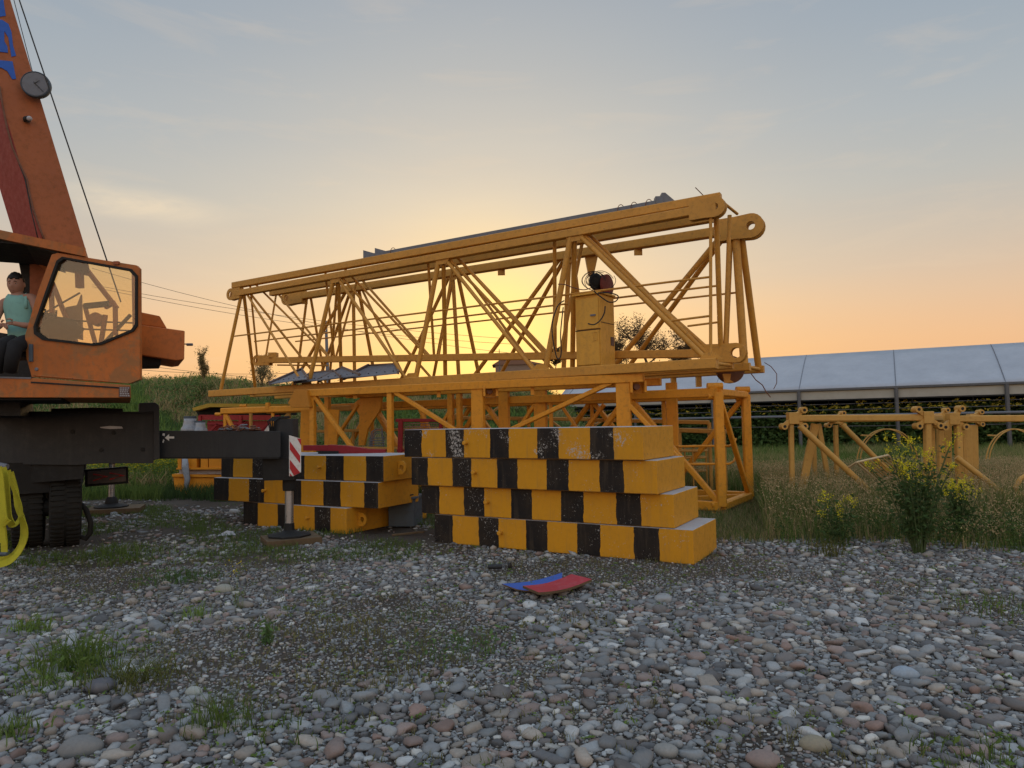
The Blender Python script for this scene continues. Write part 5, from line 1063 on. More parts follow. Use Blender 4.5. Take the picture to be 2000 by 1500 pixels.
# ================================================================ truck crane
tr = thing('truck_crane', Vector((-6.6, 9.6, 0)), 'worn orange truck crane with its boom raised out of the picture', 'crane')
DC = 8.1
BO0 = paint('counterweight orange', (.46, .13, .03), (.15, .08, .04), .7, .6, .4, (.09, .055, .035), .05)
def pl(pts, D, depth, name, mat, bevel=0, par=None, dy=0, sh=.56): return MB().poly([P(*p, D) for p in pts], (-sh*depth, depth, 0)).build(name, mat, par or tr, bevel=bevel)
W_ = [(121, 501), (256, 525), (268, 538), (268, 636), (260, 647), (198, 673), (180, 675), (82, 664), (66, 652), (65, 638), (88, 570), (110, 509)]
O_ = [(113, 494), (266, 518), (272, 524), (273, 695), (273, 741), (252, 749), (190, 746), (62, 736), (52, 700), (49, 655), (74, 570), (101, 497)]
cx_, cy_ = 170, 590
I_ = [(x+(cx_-x)*.03+(1.6 if x < cx_ else -1.6), y+(cy_-y)*.035+(1.6 if y < cy_ else -1.6)) for x, y in W_]
door = MB().ring([P(*p, DC) for p in O_], [P(*p, DC) for p in W_], (0, .05, 0)).build('cab_door', ORG, tr)
MB().ring([P(*p, DC-.02) for p in W_], [P(*p, DC-.02) for p in I_], (0, .05, 0)).build('window_seal', RUBBER, door).location = Vector((0, 0, 0))
m, t, b = newmat('dusty glass'); lp = nn(t, 'ShaderNodeBsdfTransparent'); lp.inputs[0].default_value = (.95, .83, .60, 1); gls = nn(t, 'ShaderNodeBsdfGlossy'); gls.inputs['Roughness'].default_value = .12; dfs = nn(t, 'ShaderNodeBsdfDiffuse'); dfs.inputs[0].default_value = (.20, .17, .13, 1)
n_ = tex(t, 'ShaderNodeTexNoise', 110, 2, .8); m1_ = nn(t, 'ShaderNodeMixShader'); t.links.new(ramp_(t, n_.outputs[0], [(.42, .03), (.6, .14)]), m1_.inputs[0]); t.links.new(lp.outputs[0], m1_.inputs[1]); t.links.new(dfs.outputs[0], m1_.inputs[2])
m2_ = nn(t, 'ShaderNodeMixShader'); m2_.inputs[0].default_value = .07; t.links.new(m1_.outputs[0], m2_.inputs[1]); t.links.new(gls.outputs[0], m2_.inputs[2]); t.links.new(m2_.outputs[0], t.nodes['Material Output'].inputs[0]); GLASS = m
MB().poly([P(*p, DC+.015) for p in I_], (0, .006, 0)).build('window_glass', GLASS, door)
MB().poly([P(*p, DC-.02) for p in ((56, 672), (63, 672), (63, 706), (56, 706))], (0, .03, 0)).build('door_handle', BOXG, door); MB().lathe(P(72, 721, DC), [(.02, 0), (.02, .012), (.012, .014)], 12, (0, -1, 0)).build('lock', GREY, door, ang=40)
MB().tube(P(66, 733, DC-.012), P(250, 748, DC-.012), .008, n=6).build('door_lip', ORG, door)
MB().box(P(228, 514, DC), (.06, .04, .04)).build('hinge', ORG2, door)
pl(((-60, 452), (0, 449), (167, 484), (168, 501), (0, 466), (-60, 462)), DC-.03, .07, 'roof_rail', ORG)
pl(((-60, 456), (0, 456), (168, 494), (168, 498), (0, 464), (-60, 462)), DC, 1.15, 'roof', ORG2)
pl(((-60, 470), (0, 474), (50, 478), (115, 496), (113, 492), (0, 464), (-60, 462)), DC+.02, 1.0, 'roof_lining', BLK2)
pl(((24, 474), (50, 478), (66, 505), (60, 560), (58, 760), (36, 760), (42, 540), (36, 510), (0, 500), (-60, 498), (-60, 474)), DC+1.1, .06, 'rear_pillar', BLK2)
pl(((58, 500), (100, 520), (95, 560), (70, 660), (58, 720)), DC+1.0, .05, 'inner_panel', ORG2); pl(((60, 500), (70, 500), (108, 535), (104, 545)), DC+.95, .04, 'inner_brace', ORG)
pl(((-60, 640), (66, 660), (66, 745), (-60, 745)), DC+1.05, .05, 'rear_lower_panel', BLK2)
for a, b_, w in (((154, 500), (156, 562), .085), ((158, 512), (228, 602), .055), ((102, 552), (148, 668), .05), ((165, 595), (186, 670), .045), ((225, 598), (226, 655), .05), ((206, 615), (197, 672), .05), ((205, 600), (224, 590), .06), ((130, 626), (266, 631), .02), ((140, 642), (262, 646), .02), ((72, 620), (156, 572), .02), ((100, 550), (102, 620), .05), ((255, 615), (205, 668), .04), ((262, 530), (264, 640), .05)):
    MB().bar(P(*a, DC+.95), P(*b_, DC+.95), w).build('cab_frame_bar', ORG2 if w > .04 else BLK2, tr)
mb = MB(); mb.sphere(P(112, 645, DC+.6), (.28, .25, .17), fn=lambda v: v*(1+.2*noise.noise(v*2.5))); mb.sphere(P(88, 650, DC+.5), (.16, .2, .13)); mb.build('control_console', BLK2, tr, smooth=True)
for a, b_ in (((98, 640), (88, 604)), ((108, 640), (110, 606))): MB().tube(P(*a, DC+.45), P(*b_, DC+.45), .012).build('lever', BLK2, tr)
MB().tube(P(185, 622, DC+.9), P(193, 626, DC+1.0), .085, n=16).build('hose_reel', ORG2, tr, ang=40); MB().bar(P(166, 598, DC+.93), P(214, 593, DC+.93), .07).build('cab_frame_bar', BLK2, tr); MB().poly([P(*p, DC+1.0) for p in ((122, 655), (128, 600), (150, 596), (158, 575), (160, 664))], (0, .03, 0)).build('seat_back', paint('faded seat', (.30, .20, .16), (.15, .1, .08), .6, .8), tr)
pl(((-80, 735), (62, 738), (255, 752), (256, 777), (-80, 776)), DC-.04, 1.6, 'turntable_deck', ORG, bevel=.006)
pl(((-80, 777), (120, 777), (120, 781), (-80, 781)), DC+.02, 1.3, 'deck_underside', BLK2)
pl(((-80, 733), (60, 737), (60, 740), (-80, 737)), DC-.05, .4, 'door_sill', GREY)
pl(((-80, 781), (40, 781), (40, 812), (-80, 812)), DC+.4, 1.2, 'slew_ring', BLK2)
plate = pl(((232, 755), (253, 755), (253, 776), (232, 775)), DC-.055, .012, 'name_plate', paint('plate brown', (.08, .035, .025), (.15, .1, .08), .6, .5))
mb = MB(); rr = random.Random(4)
for r_ in range(5):
    x = 234
    while x < 250: l = rr.uniform(1.5, 4); mb.poly([P(a, b_, DC-.058) for a, b_ in ((x, 757+r_*3.8), (x+l, 757+r_*3.8), (x+l, 758.6+r_*3.8), (x, 758.6+r_*3.8))], (0, .002, 0)); x += l+1.2
mb.build('plate_lettering', CONC, plate)
pl(((60, 745), (252, 757), (252, 760), (60, 748)), DC-.05, .012, 'deck_seam', BLK2)
pl(((273, 634), (325, 641), (361, 646), (360, 702), (345, 704), (273, 693)), DC+.35, .9, 'counterweight_box', BO0, bevel=.01)
pl(((273, 609), (312, 617), (326, 641), (273, 634)), DC+.5, .6, 'hood', BO0, bevel=.01); pl(((273, 693), (315, 702), (314, 713), (273, 714)), DC+.45, .5, 'lower_bracket', BLK2)
MB().tube(P(360, 672, DC+.7), P(366, 672, DC+.7), .008).build('bolt', GREY, tr); MB().tube(P(365, 673, DC+.7), P(376, 673, DC+.7), .018).build('bolt', GREY, tr)
# boom: box beam leaning to the upper left
DB = 9.3
def bq(px, py, D): return P(px, py, D)
sec = lambda y: (bq(62+(y-400)*.302-0, y, DB), bq(141+(y-400)*.302, y, DB+.36), bq(88+(y-400)*.302, y, DB+.9), bq(9+(y-400)*.302, y, DB+.42))
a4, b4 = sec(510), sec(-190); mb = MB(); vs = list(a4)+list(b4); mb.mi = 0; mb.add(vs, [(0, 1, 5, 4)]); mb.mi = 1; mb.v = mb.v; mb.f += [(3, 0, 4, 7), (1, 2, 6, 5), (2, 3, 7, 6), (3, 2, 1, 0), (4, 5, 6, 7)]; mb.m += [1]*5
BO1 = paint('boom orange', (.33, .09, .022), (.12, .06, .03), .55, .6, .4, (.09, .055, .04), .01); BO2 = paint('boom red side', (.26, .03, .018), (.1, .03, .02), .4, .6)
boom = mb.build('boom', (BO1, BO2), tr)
# two welded seam strips
def onb(px, py, out=.012):                # point on the orange boom face
    a, b_, c_ = a4[0], a4[1], b4[0]; n_ = (b_-a).cross(c_-a).normalized(); 
    if n_.y > 0: n_ = -n_
    d = ray(px, py); t_ = ((a-CAM).dot(n_))/d.dot(n_); return CAM+d*t_+n_*out
MB().bar(a4[0]+Vector((0, -.004, 0)), b4[0]+Vector((0, -.004, 0)), .018).build('edge_weld', BO2, boom)
mb = MB(); mb.path([onb(*p, .02) for p in ((-2, 170), (4, 205), (13, 250), (24, 290), (38, 322), (52, 352), (56, 375), (64, 410), (80, 455), (88, 475))], .014, 6); mb.build('hose', RUST, boom, smooth=True)
mb = MB(); mb.path([onb(*p, .02) for p in ((0, 178), (8, 225), (16, 262), (30, 305), (48, 350), (62, 420), (74, 470))], .008, 6); mb.build('hose', WIRE, boom, smooth=True)
mb = MB()
for pg in (((-30, -20), (4, -20), (8, 14), (11, 32), (-2, 34), (-30, 30)), ((-20, 38), (4, 40), (16, 48), (22, 64), (25, 90), (31, 110), (22, 112), (16, 74), (8, 62), (8, 82), (14, 92), (15, 104), (-20, 100)), ((-20, 117), (24, 121), (31, 155), (24, 156), (14, 140), (2, 133), (-20, 134))):
    a = [onb(*p, .006) for p in pg]; n_ = (onb(20, 100, .01)-onb(20, 100, 0)); mb.poly(a, n_)
mb.build('blue_lettering', BLUE, boom)
q = onb(63, 180, .20); ax = (Vector((.30, -.95, -.05))).normalized(); MB().lathe(q+ax*-.07, [(.175, 0), (.185, .01), (.185, .07), (.175, .085), (.165, .075), (.02, .078)], 28, ax).build('angle_gauge', BOXG, boom, ang=40)
MB().lathe(q+ax*.006, [(.163, 0), (.163, .005)], 28, ax).build('gauge_face', GREY, boom, ang=40); mb = MB(); mb.bar(q+ax*.014+Vector((-.08, 0, .09)), q+ax*.02+Vector((.12, 0, -.12)), .008); mb.bar(q+ax*.014+Vector((-.05, 0, -.02)), q+ax*.014+Vector((.06, 0, .05)), .006); mb.build('gauge_needle', WIRE, boom)
MB().bar(q+ax*-.06, q-ax*.24, .07).build('gauge_arm', ORG2, boom); q = onb(53, 238, .07); MB().lathe(q, [(.045, 0), (.04, .05), (.02, .055)], 12, (-1, .2, .1)).build('lamp', WIRE, boom, ang=40); MB().sphere(q+Vector((.03, -.02, 0)), .035).build('lamp_lens', CONC, boom, smooth=True)
for a, b_, r_, D in (((31, -20), (236, 590), .009, 9.3), ((22, -20), (68, 158), .005, 9.5)): MB().tube(P(*a, D), P(*b_, D), r_, n=6).build('hoist_cable', WIRE, tr)
# chassis and outrigger
DO = 9.35
pl(((-160, 806), (300, 807), (300, 905), (200, 905), (150, 908), (-160, 905)), DO, .42, 'outrigger_housing', BLK); pl(((-160, 803), (303, 804), (303, 808), (-160, 808)), DO-.05, .52, 'housing_flange', BLK2)
pl(((272, 787), (303, 786), (311, 792), (312, 896), (300, 899), (300, 804), (272, 806)), DO-.06, .54, 'housing_collar', BLK, bevel=.006)
pl(((100, 798), (180, 796), (240, 798), (240, 804), (100, 805)), DO+.2, .25, 'cable_tray', BLK2)
beam = pl(((306, 841), (548, 842), (548, 893), (306, 893)), DO+.05, .30, 'outrigger_beam', BLK, bevel=.006)
pl(((306, 892), (545, 892), (545, 896), (306, 896)), DO+.03, .34, 'beam_flange', BLK2, par=beam)
mb = MB(); mb.poly([P(*p, DO+.045) for p in ((322, 855), (330, 848), (330, 852.5), (340, 852.5), (340, 856.5), (330, 856.5), (330, 861))], (0, .004, 0)); mb.poly([P(*p, DO+.045) for p in ((318, 846), (322, 847), (321, 852), (317, 850))], (0, .004, 0)); mb.poly([P(*p, DO+.045) for p in ((319, 858), (321, 860), (319, 865), (317, 864))], (0, .004, 0)); mb.build('arrow_mark', WHITE, beam)
mb = MB(); mb.poly([P(*p, DO-.003) for p in ((195, 834), (215, 832), (238, 833), (240, 837), (215, 838), (197, 836))], (0, .002, 0)); mb.build('scrape_mark', CONC, tr)
for px, py in ((142, 843), (198, 879), (279, 878), (222, 845)): MB().lathe(P(px, py, DO), [(.03, 0), (.03, .006), (.018, .008)], 12, (0, -1, 0)).build('bolt_head', BLK2, tr, ang=40)
jk = P(565, 940, 9.66); jx, jy = jk.x, jk.y
def zat(py): return P(565, py, jy).z
MB().box(Vector((jx-.10, jy, (zat(895)+zat(935))/2)), (.42, .34, zat(893)-zat(935))).build('jack_bracket', BLK2, tr); MB().box(Vector((jx-.04, jy, (zat(818)+zat(895))/2)), (.26, .26, zat(820)-zat(897))).build('jack_head', BLK, tr, bevel=.006)
mb = MB(); 
for k in range(4): mb.path([Vector((jx-.10-.03*k, jy-.14, zat(816)))+Vector((.0, 0, 0)), Vector((jx-.14-.03*k, jy-.2, zat(822))), Vector((jx-.15-.02*k, jy-.18, zat(835))), Vector((jx-.15-.02*k, jy-.15, zat(846)))], .010, 6)
mb.bar(Vector((jx-.20, jy-.12, zat(816))), Vector((jx+.04, jy-.12, zat(815))), .035); mb.build('hydraulic_hose', BLK2, tr)
MB().lathe((jx, jy, zat(958)), [(.085, 0), (.09, .02), (.09, .17), (.13, .175), (.13, .215), (.1, .22)], 20).build('jack_sleeve', BLK2, tr, ang=40)
MB().lathe((jx, jy, zat(1032)), [(.058, 0), (.058, zat(955)-zat(1032))], 22).build('jack_piston', CHROME, tr, ang=40)
MB().lathe((jx, jy, .105), [(.30, 0), (.30, .02), (.12, .05), (.075, .08), (.07, .17), (.05, .18)], 8).build('jack_foot', BLK2, tr, ang=30)
sp = pl(((565, 850), (588, 857), (588, 922), (573, 930), (565, 930)), jy-.22, .02, 'warning_plate', WHITE)
for pg in (((566, 862), (586, 890), (586, 905), (566, 878)), ((566, 898), (586, 923), (574, 929), (566, 915)), ((566, 924), (571, 930), (566, 930)), ((580, 856), (588, 857), (588, 870))):
    MB().poly([P(*p, jy-.226) for p in pg], (0, .004, 0)).build('red_stripe', RWH, sp)
pl(((430, 600), (431, 600), (431, 601)), 30, .01, 'x', BLK2) if False else None
MB().box(Vector((-8.4, 12.0, .98)), (1.15, 6.4, .42), rz=R(33)).build('chassis_rail', BLK2, tr)
MB().tube(Vector((-8.6, 8.3, .55)), Vector((-6.3, 9.8, .55)), .12, n=14).build('axle', BLK2, tr)
AX = Vector((.84, .54, 0)).normalized(); FW = Vector((-AX.y, AX.x, 0))
for px in (57, 128):
    c_ = P(px, 1000, 9.85); c_.z = .515; wh = MB().lathe(c_-AX*.19, [(.30, 0), (.44, .0), (.50, .03), (.515, .07), (.515, .31), (.50, .35), (.44, .38), (.30, .38)], 48, AX).build('tyre', RUBBER, tr, ang=35)
    mb = MB()
    for k in range(44):
        a = 2*math.pi*k/44
        for s in (-1, 1):
            b_ = a+s*.035; q = c_+AX*(s*.093)+FW*(math.cos(b_)*.518)+Vector((0, 0, math.sin(b_)*.518)); tn = (FW*-math.sin(b_)+Vector((0, 0, math.cos(b_)))); mb.prof(q-AX*.078, q+AX*.078, [(-.018, -.016), (.018, -.016), (.018, .016), (-.018, .016)], up=tuple(tn))
    mb.build('tread', RUBBER, wh); MB().lathe(c_+AX*.11, [(.30, 0), (.28, .01), (.12, .03), (.10, .06)], 20, AX).build('rim', BLK2, wh, ang=40)
mb = MB(); mb.poly([P(*p, 9.4) for p in ((-60, 905), (165, 905), (162, 935), (40, 945), (35, 960), (-60, 960))], (-.4, .5, 0)); mb.build('mudguard', BLK2, tr)
mb = MB(); mb.path([P(*p, 9.7) for p in ((158, 985), (168, 995), (177, 1020), (176, 1042), (168, 1052), (155, 1048), (150, 1035))], .035, 8); mb.build('hose_loop', RUBBER, tr, smooth=True)
lb = pl(((165, 917), (250, 911), (251, 944), (166, 951)), 10.1, .08, 'light_board', BLK2); pl(((-60, 900), (100, 905), (96, 985), (60, 1000), (-60, 1010)), 10.6, .6, 'dark_filler', BLK2); pl(((96, 905), (168, 905), (160, 945), (96, 945)), 10.3, .3, 'rear_bumper', BLK2); pl(((171, 921), (246, 915), (246, 940), (171, 946)), 10.085, .012, 'reflector', paint('reflector', (.10, .085, .08), (.05, .04, .04), .6, .4), par=lb)  # box behind the tyres is added only to keep that zone dark
for x in (0, 32): 
    for s in (0, 1): MB().poly([P(a+x, b_-x*.07, 10.078) for a, b_ in (((182, 925), (208, 930), (182, 927.5)) if s == 0 else ((182, 940), (208, 931), (182, 937.5)))], (0, .004, 0)).build('arrow', RWH, lb)
    MB().poly([P(a+x, b_-x*.07, 10.078) for a, b_ in ((194, 928), (212, 931), (194, 935), (203, 931))], (0, .005, 0)).build('arrow', RWH, lb)
fj = P(218, 960, 13.6); MB().tube((fj.x, fj.y, .12), (fj.x, fj.y, 1.1), .055, n=16).build('rear_jack_piston', CHROME, tr, ang=40); MB().box((fj.x-.8, fj.y, 1.1), (2.2, .3, .25)).build('rear_outrigger_beam', BLK2, tr)
MB().lathe((fj.x, fj.y, .11), [(.30, 0), (.30, .02), (.12, .07), (.10, .16), (.07, .2)], 14).build('rear_jack_foot', BLK2, tr, ang=30)
# boards beneath the jacks
def board(name, c_, w, d_, h, rz, label):
    root = thing(name, c_, label, 'wooden pad', 'wooden pads beneath the outrigger jacks'); n_ = 4
    for i in range(n_): MB().box(Vector(c_)+Matrix.Rotation(rz, 3, 'Z') @ Vector((0, (i-(n_-1)/2)*d_/n_, h/2)), (w, d_/n_-.012, h), rz=rz).build('plank', WOOD, root, bevel=.006)
    return root
board('wooden_pad', Vector((jx+.03, jy-.02, .005)), .72, .62, .095, R(28), 'wooden pad beneath the near outrigger jack'); board('wooden_pad', Vector((fj.x+.08, fj.y, .005)), .95, .75, .10, R(20), 'wooden pad beneath the far outrigger jack behind the tyres')
# yellow sling
SL = paint('yellow webbing', (.46, .43, .025), (.20, .18, .03), .5, .85)
sg = thing('lifting_sling', P(12, 1095, 7.9), 'bright yellow webbing lifting sling hanging at the left edge', 'sling')
def web(pts, w, D, name):
    mb = MB(); n_ = len(pts); ps = [P(*p, D+(p[0]-10)*.002) for p in pts]; vs = []
    for i, p in enumerate(ps):
        d = (ps[min(i+1, n_-1)]-ps[max(i-1, 0)]).normalized(); s = d.cross(Vector((.25, 1, 0)).normalized()).normalized()*(w[i] if isinstance(w, list) else w)/2; vs += [p-s, p+s, p+s+Vector((0, .012, 0)), p-s+Vector((0, .012, 0))]
    mb.add(vs, [f for i in range(n_-1) for f in ((4*i, 4*i+1, 4*i+5, 4*i+4), (4*i+1, 4*i+2, 4*i+6, 4*i+5), (4*i+2, 4*i+3, 4*i+7, 4*i+6), (4*i+3, 4*i, 4*i+4, 4*i+7))]); o = mb.build(name, SL, sg); return o
def cr(pts, k=5):
    out = []
    for i in range(len(pts)-1):
        p0, p1_, p2_, p3_ = pts[max(i-1, 0)], pts[i], pts[i+1], pts[min(i+2, len(pts)-1)]
        for t_ in np.linspace(0, 1, k+1)[:-1]: out.append(tuple(.5*(2*p1_[j]+(p2_[j]-p0[j])*t_+(2*p0[j]-5*p1_[j]+4*p2_[j]-p3_[j])*t_*t_+(3*p1_[j]-p0[j]-3*p2_[j]+p3_[j])*t_**3) for j in (0, 1)))
    return out+[pts[-1]]
web(cr([(-6, 912), (-2, 940), (2, 985), (6, 1015), (14, 1024)]), .12, 7.6, 'strap'); web(cr([(4, 913), (10, 940), (13, 985), (16, 1012), (24, 1027)]), .10, 7.75, 'strap'); web(cr([(16, 918), (24, 950), (38, 985), (39, 1010), (30, 1024), (20, 1026)]), .05, 7.85, 'strap'); web(cr([(40, 1010), (48, 1030), (48, 1052), (36, 1078), (18, 1096), (-6, 1104)]), .07, 7.8, 'strap'); web(cr([(-2, 1000), (6, 1040), (8, 1085)]), .09, 7.9, 'strap'); web(cr([(20, 922), (30, 960), (34, 990), (44, 1020), (42, 1060), (22, 1088), (-8, 1096)]), .08, 7.95, 'strap'); web(cr([(-8, 920), (0, 960), (-2, 1010), (4, 1060)]), .12, 7.7, 'strap')
MB().tube(P(-20, 905, 7.85), P(14, 912, 7.85), .035).build('hook_pin', GREY, sg, ang=40); MB().tube(P(0, 1082, 7.8), P(14, 1082, 7.8), .02).build('seam_band', BOXG, sg)
# ================================================================ the crane operator, seated in the open cab
SKIN = paint('skin', (.33, .17, .115), (.22, .10, .07), .25, .6, .2); SHIRT = paint('mint vest', (.20, .40, .35), (.13, .2, .2), .4, .9, .4); HAIR = paint('black hair', (.010, .008, .007), (.02, .015, .012), .3, .6); TROUS = paint('dark trousers', (.012, .012, .014), (.03, .026, .022), .4, .9)
DP = 8.40; hd = P(31, 556, DP)
pr = thing('person', Vector((hd.x, hd.y, P(31, 690, DP).z)), 'young man in a mint green sleeveless vest seated in the open crane cab', 'person')
def pz(px, py, D=DP): return P(px, py, D)
def skinned(name, verts, edges, rad, mat, root=0):
    loc = world_loc(pr); me = bpy.data.meshes.new(name); me.from_pydata([tuple(v-loc) for v in verts], edges, []); me.materials.append(mat); o = bpy.data.objects.new(name, me); C.objects.link(o); o.parent = pr
    sk = o.modifiers.new('skin', 'SKIN'); 
    for i, r_ in enumerate(rad):
        sv_ = me.skin_vertices[0].data[i]; sv_.radius = r_ if isinstance(r_, tuple) else (r_, r_); sv_.use_root = (i == root)
    sk.use_smooth_shade = True; s_ = o.modifiers.new('sub', 'SUBSURF'); s_.levels = 2; s_.render_levels = 2; return o
pel = pz(48, 668); V_ = [pel, pz(44, 640), pz(40, 612), pz(37, 589), pz(34, 576, DP+.01), pz(32, 564, DP+.0)]      # pelvis .. neck, skull base
E_ = [(0, 1), (1, 2), (2, 3), (3, 4), (4, 5)]; Rr = [(.13, .10), (.11, .09), (.12, .085), (.09, .06), (.055, .055), (.05, .05)]
# near arm (right in the picture): shoulder, elbow, wrist, palm
def addc(pts, rs, start): 
    i0 = start
    for p, r_ in zip(pts, rs): V_.append(p); Rr.append(r_); E_.append((i0, len(V_)-1)); i0 = len(V_)-1
    return i0
w1 = addc([pz(64, 580, DP-.0), pz(73, 606, DP-.06), pz(75, 636, DP-.14), pz(50, 636, DP-.22), pz(30, 632, DP-.25), pz(24, 631, DP-.26)], [.066, .052, .043, .040, .028, (.034, .018)], 3)
w2 = addc([pz(8, 590, DP-.0), pz(-4, 612, DP-.08), pz(-12, 636, DP-.18), pz(-4, 640, DP-.26), pz(4, 634, DP-.30)], [.064, .050, .043, .032, (.034, .018)], 3)
for sx_, ex in ((10, 0), (-16, 0)):
    addc([pz(48+sx_, 672, DP-.06), pz(20+sx_, 676, DP-.42), pz(10+sx_, 722, DP-.36)], [(.085, .08), (.062, .06), (.045, .045)], 0)
skinned('body', V_, E_, Rr, SKIN)
for (hx, hy, hD, di) in ((24, 631, DP-.26, -1), (4, 634, DP-.30, 1)):
    for k, (l, dy) in enumerate(((.070, -5), (.078, -1), (.073, 3), (.060, 6.5))):
        b0 = pz(hx+di*3, hy+dy*.38, hD); a1 = b0+Vector((di*l*.45, -.012, -.006)); a2 = a1+Vector((di*l*.3, -.010, -.022)); a3 = a2+Vector((di*l*.1, .006, -.022)); mb = MB(); mb.path([b0-Vector((di*.02, 0, 0)), b0, a1, a2, a3], [.009, .0095, .009, .008, .005], 7); mb.build('finger', SKIN, pr, smooth=True)
    b0 = pz(hx-di*1, hy-5, hD-.01); mb = MB(); mb.path([b0, b0+Vector((di*.025, -.02, .018)), b0+Vector((di*.052, -.03, .010))], [.011, .010, .006], 7); mb.build('thumb', SKIN, pr, smooth=True)
MB().tube(pz(16, 634, DP-.29), pz(11, 638, DP-.31), .004, n=6).build('cigarette', WHITE, pr)
# head: sculpted ellipsoid turned slightly to the right
yaw = R(14); M_ = Matrix.Rotation(yaw, 3, 'Z') @ Matrix.Rotation(R(7), 3, 'X')
def headf(v):     # v unit; face looks to -y
    x, y, z = v; 
    r = 1.0
    jaw = max(0, -z); x2 = x*(1-.30*jaw**1.3); y2 = y*(1-.05*jaw) + (-.10*jaw if y < 0 else .12*jaw)
    if y < 0:
        y2 *= .93
        nose = math.exp(-(x/.13)**2)*math.exp(-((z+.10)/.20)**2); y2 -= .20*nose
        brow = math.exp(-((z-.20)/.09)**2)*math.exp(-(x/.55)**2); y2 -= .04*brow
        for s in (-1, 1):
            eye_ = math.exp(-((x-s*.36)/.16)**2)*math.exp(-((z-.06)/.10)**2); y2 += .09*eye_
            chk = math.exp(-((x-s*.42)/.2)**2)*math.exp(-((z+.22)/.18)**2); y2 -= .04*chk
        lip = math.exp(-(x/.26)**2)*math.exp(-((z+.48)/.05)**2); y2 -= .07*lip
        lip = math.exp(-(x/.22)**2)*math.exp(-((z+.60)/.05)**2); y2 -= .06*lip
        mo = math.exp(-(x/.26)**2)*math.exp(-((z+.54)/.022)**2); y2 += .03*mo
        ch_ = math.exp(-(x/.22)**2)*math.exp(-((z+.86)/.12)**2); y2 -= .06*ch_
    return Vector((x2, y2, z))
HS = Vector((.089, .104, .142))
mb = MB()
def hf(v): return headf(v)
tmp = MB().sphere((0, 0, 0), (1, 1, 1), 40, 34, fn=hf); mb.v = [hd+M_ @ Vector((v.x*HS.x, v.y*HS.y, v.z*HS.z)) for v in tmp.v]; mb.f = tmp.f; mb.m = tmp.m
head = mb.build('head', SKIN, pr, smooth=True)
def hp(x, y, z): q = headf(Vector((x, y, z)).normalized()); return hd+M_ @ Vector((q.x*HS.x, q.y*HS.y, q.z*HS.z))
for s in (-1, 1):
    c_ = hp(s*.36, -.92, .06)+M_ @ Vector((0, .004, 0)); MB().sphere(c_, (.012, .007, .0045)).build('eye', MATS['dusty concrete top'], head, smooth=True); MB().sphere(c_-M_ @ Vector((0, .006, 0)), (.006, .004, .006)).build('iris', HAIR, head, smooth=True)
    a = [hp(s*(.16+.1*k), -.9, .24+.03*math.sin(k)) - M_ @ Vector((0, .002, 0)) for k in range(5)]; mb = MB(); mb.path(a, [.003, .0048, .005, .004, .002], 6); mb.build('eyebrow', HAIR, head, smooth=True)
    mb = MB(); mb.sphere((0, 0, 0), (.010, .020, .031)); mb.v = [hd+M_ @ (v+Vector((s*.088, .012, 0))) for v in mb.v]; mb.build('ear', SKIN, head, smooth=True)
mb = MB(); mb.path([hp(-.2+.05*k, -.82, -.54)-M_ @ Vector((0, .003, 0)) for k in range(9)], [.001, .003, .004, .0045, .0045, .0045, .004, .003, .001], 6, flat=.0022); mb.build('mouth', paint('lips', (.22, .075, .06), (.1, .05, .04), .2), head, smooth=True)
tmp = MB()
def hairf(v):
    q = headf(v)*1.09; q = Vector((v.x*1.07, (v.y*1.05+.03), v.z*1.10)); n_ = .05*noise.noise(v*6)+.03*noise.noise(v*14); return q*(1+n_)
tmp.sphere((0, 0, 0), (1, 1, 1), 36, 30, fn=hairf); keep = []
for f in tmp.f:
    c_ = sum((tmp.v[i] for i in f), Vector())/4; fr = c_.y < -.1; ok = (c_.z > (.50+.08*math.sin(c_.x*9) if fr else (.20 if c_.y < .25 else -.35))) 
    if ok: keep.append(f)
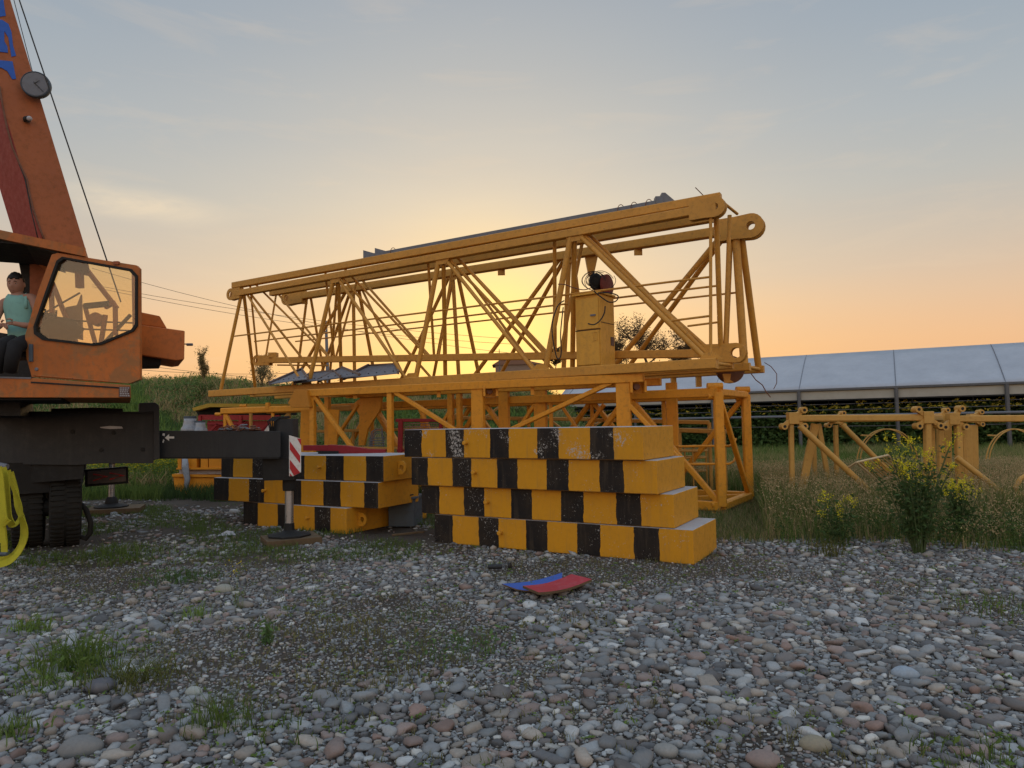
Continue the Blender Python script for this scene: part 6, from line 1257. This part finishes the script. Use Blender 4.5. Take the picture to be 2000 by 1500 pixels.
mb = MB(); mb.v = [hd+M_ @ Vector((v.x*HS.x, v.y*HS.y, v.z*HS.z)) for v in tmp.v]; mb.f = keep; mb.m = [0]*len(keep); hr = mb.build('hair', HAIR, pr, smooth=True); hr.modifiers.new('thick', 'SOLIDIFY').thickness = .008
# vest: lofted shell round the torso, straps over the shoulders
def loft(name, rings, mat, caps=False, n=28):
    mb = MB(); vs = []
    for (c_, rx, ry, tw) in rings:
        for k in range(n): a = 2*math.pi*k/n; w_ = 1+.02*math.sin(a*5+tw*9)+.012*math.sin(a*11+tw*4); vs.append(c_+Vector((math.cos(a)*rx*w_, math.sin(a)*ry*w_, .012*math.sin(a*3+tw))))
    fs = [(i*n+k, i*n+(k+1) % n, (i+1)*n+(k+1) % n, (i+1)*n+k) for i in range(len(rings)-1) for k in range(n)]; mb.add(vs, fs); o = mb.build(name, mat, pr, smooth=True); o.modifiers.new('thick', 'SOLIDIFY').thickness = .006; return o
vest = loft('vest', [(pz(49, 672), .165, .125, 0), (pz(47, 655), .170, .135, .3), (pz(44, 638), .170, .132, .7), (pz(41, 617), .175, .13, 1.1), (pz(39, 601), .180, .134, 1.6), (pz(38, 591), .170, .132, 1.8), (pz(37, 583), .142, .12, 2.0), (pz(36, 578), .108, .10, 2.2)], SHIRT)
for a, b_, dy in ((21, 21, 6), (49, 49, 3)):
    mb = MB(); mb.path([pz(a+1, 600+dy, DP-.088), pz(a, 588+dy, DP-.082), pz(a, 577+dy, DP-.060), pz(b_, 572+dy, DP+.0), pz(b_, 580+dy, DP+.08), pz(b_, 600+dy, DP+.12)], .026, 8, flat=.010); mb.build('vest_strap', SHIRT, vest, smooth=True)
for sx_ in (10, -16):
    mb = MB(); mb.path([pz(48+sx_, 670, DP+.02), pz(34+sx_, 672, DP-.22), pz(20+sx_, 676, DP-.42), pz(14+sx_, 700, DP-.40), pz(10+sx_, 726, DP-.36)], [.115, .10, .085, .075, .07], 14); mb.build('trouser_leg', TROUS, pr, smooth=True)
mb = MB(); mb.box(pz(48, 690, DP+.05), (.48, .46, .14)); mb.box(pz(70, 650, DP+.26), (.46, .10, .5)); c_ = mb.build('operator_seat', BLK2, tr, bevel=.03)
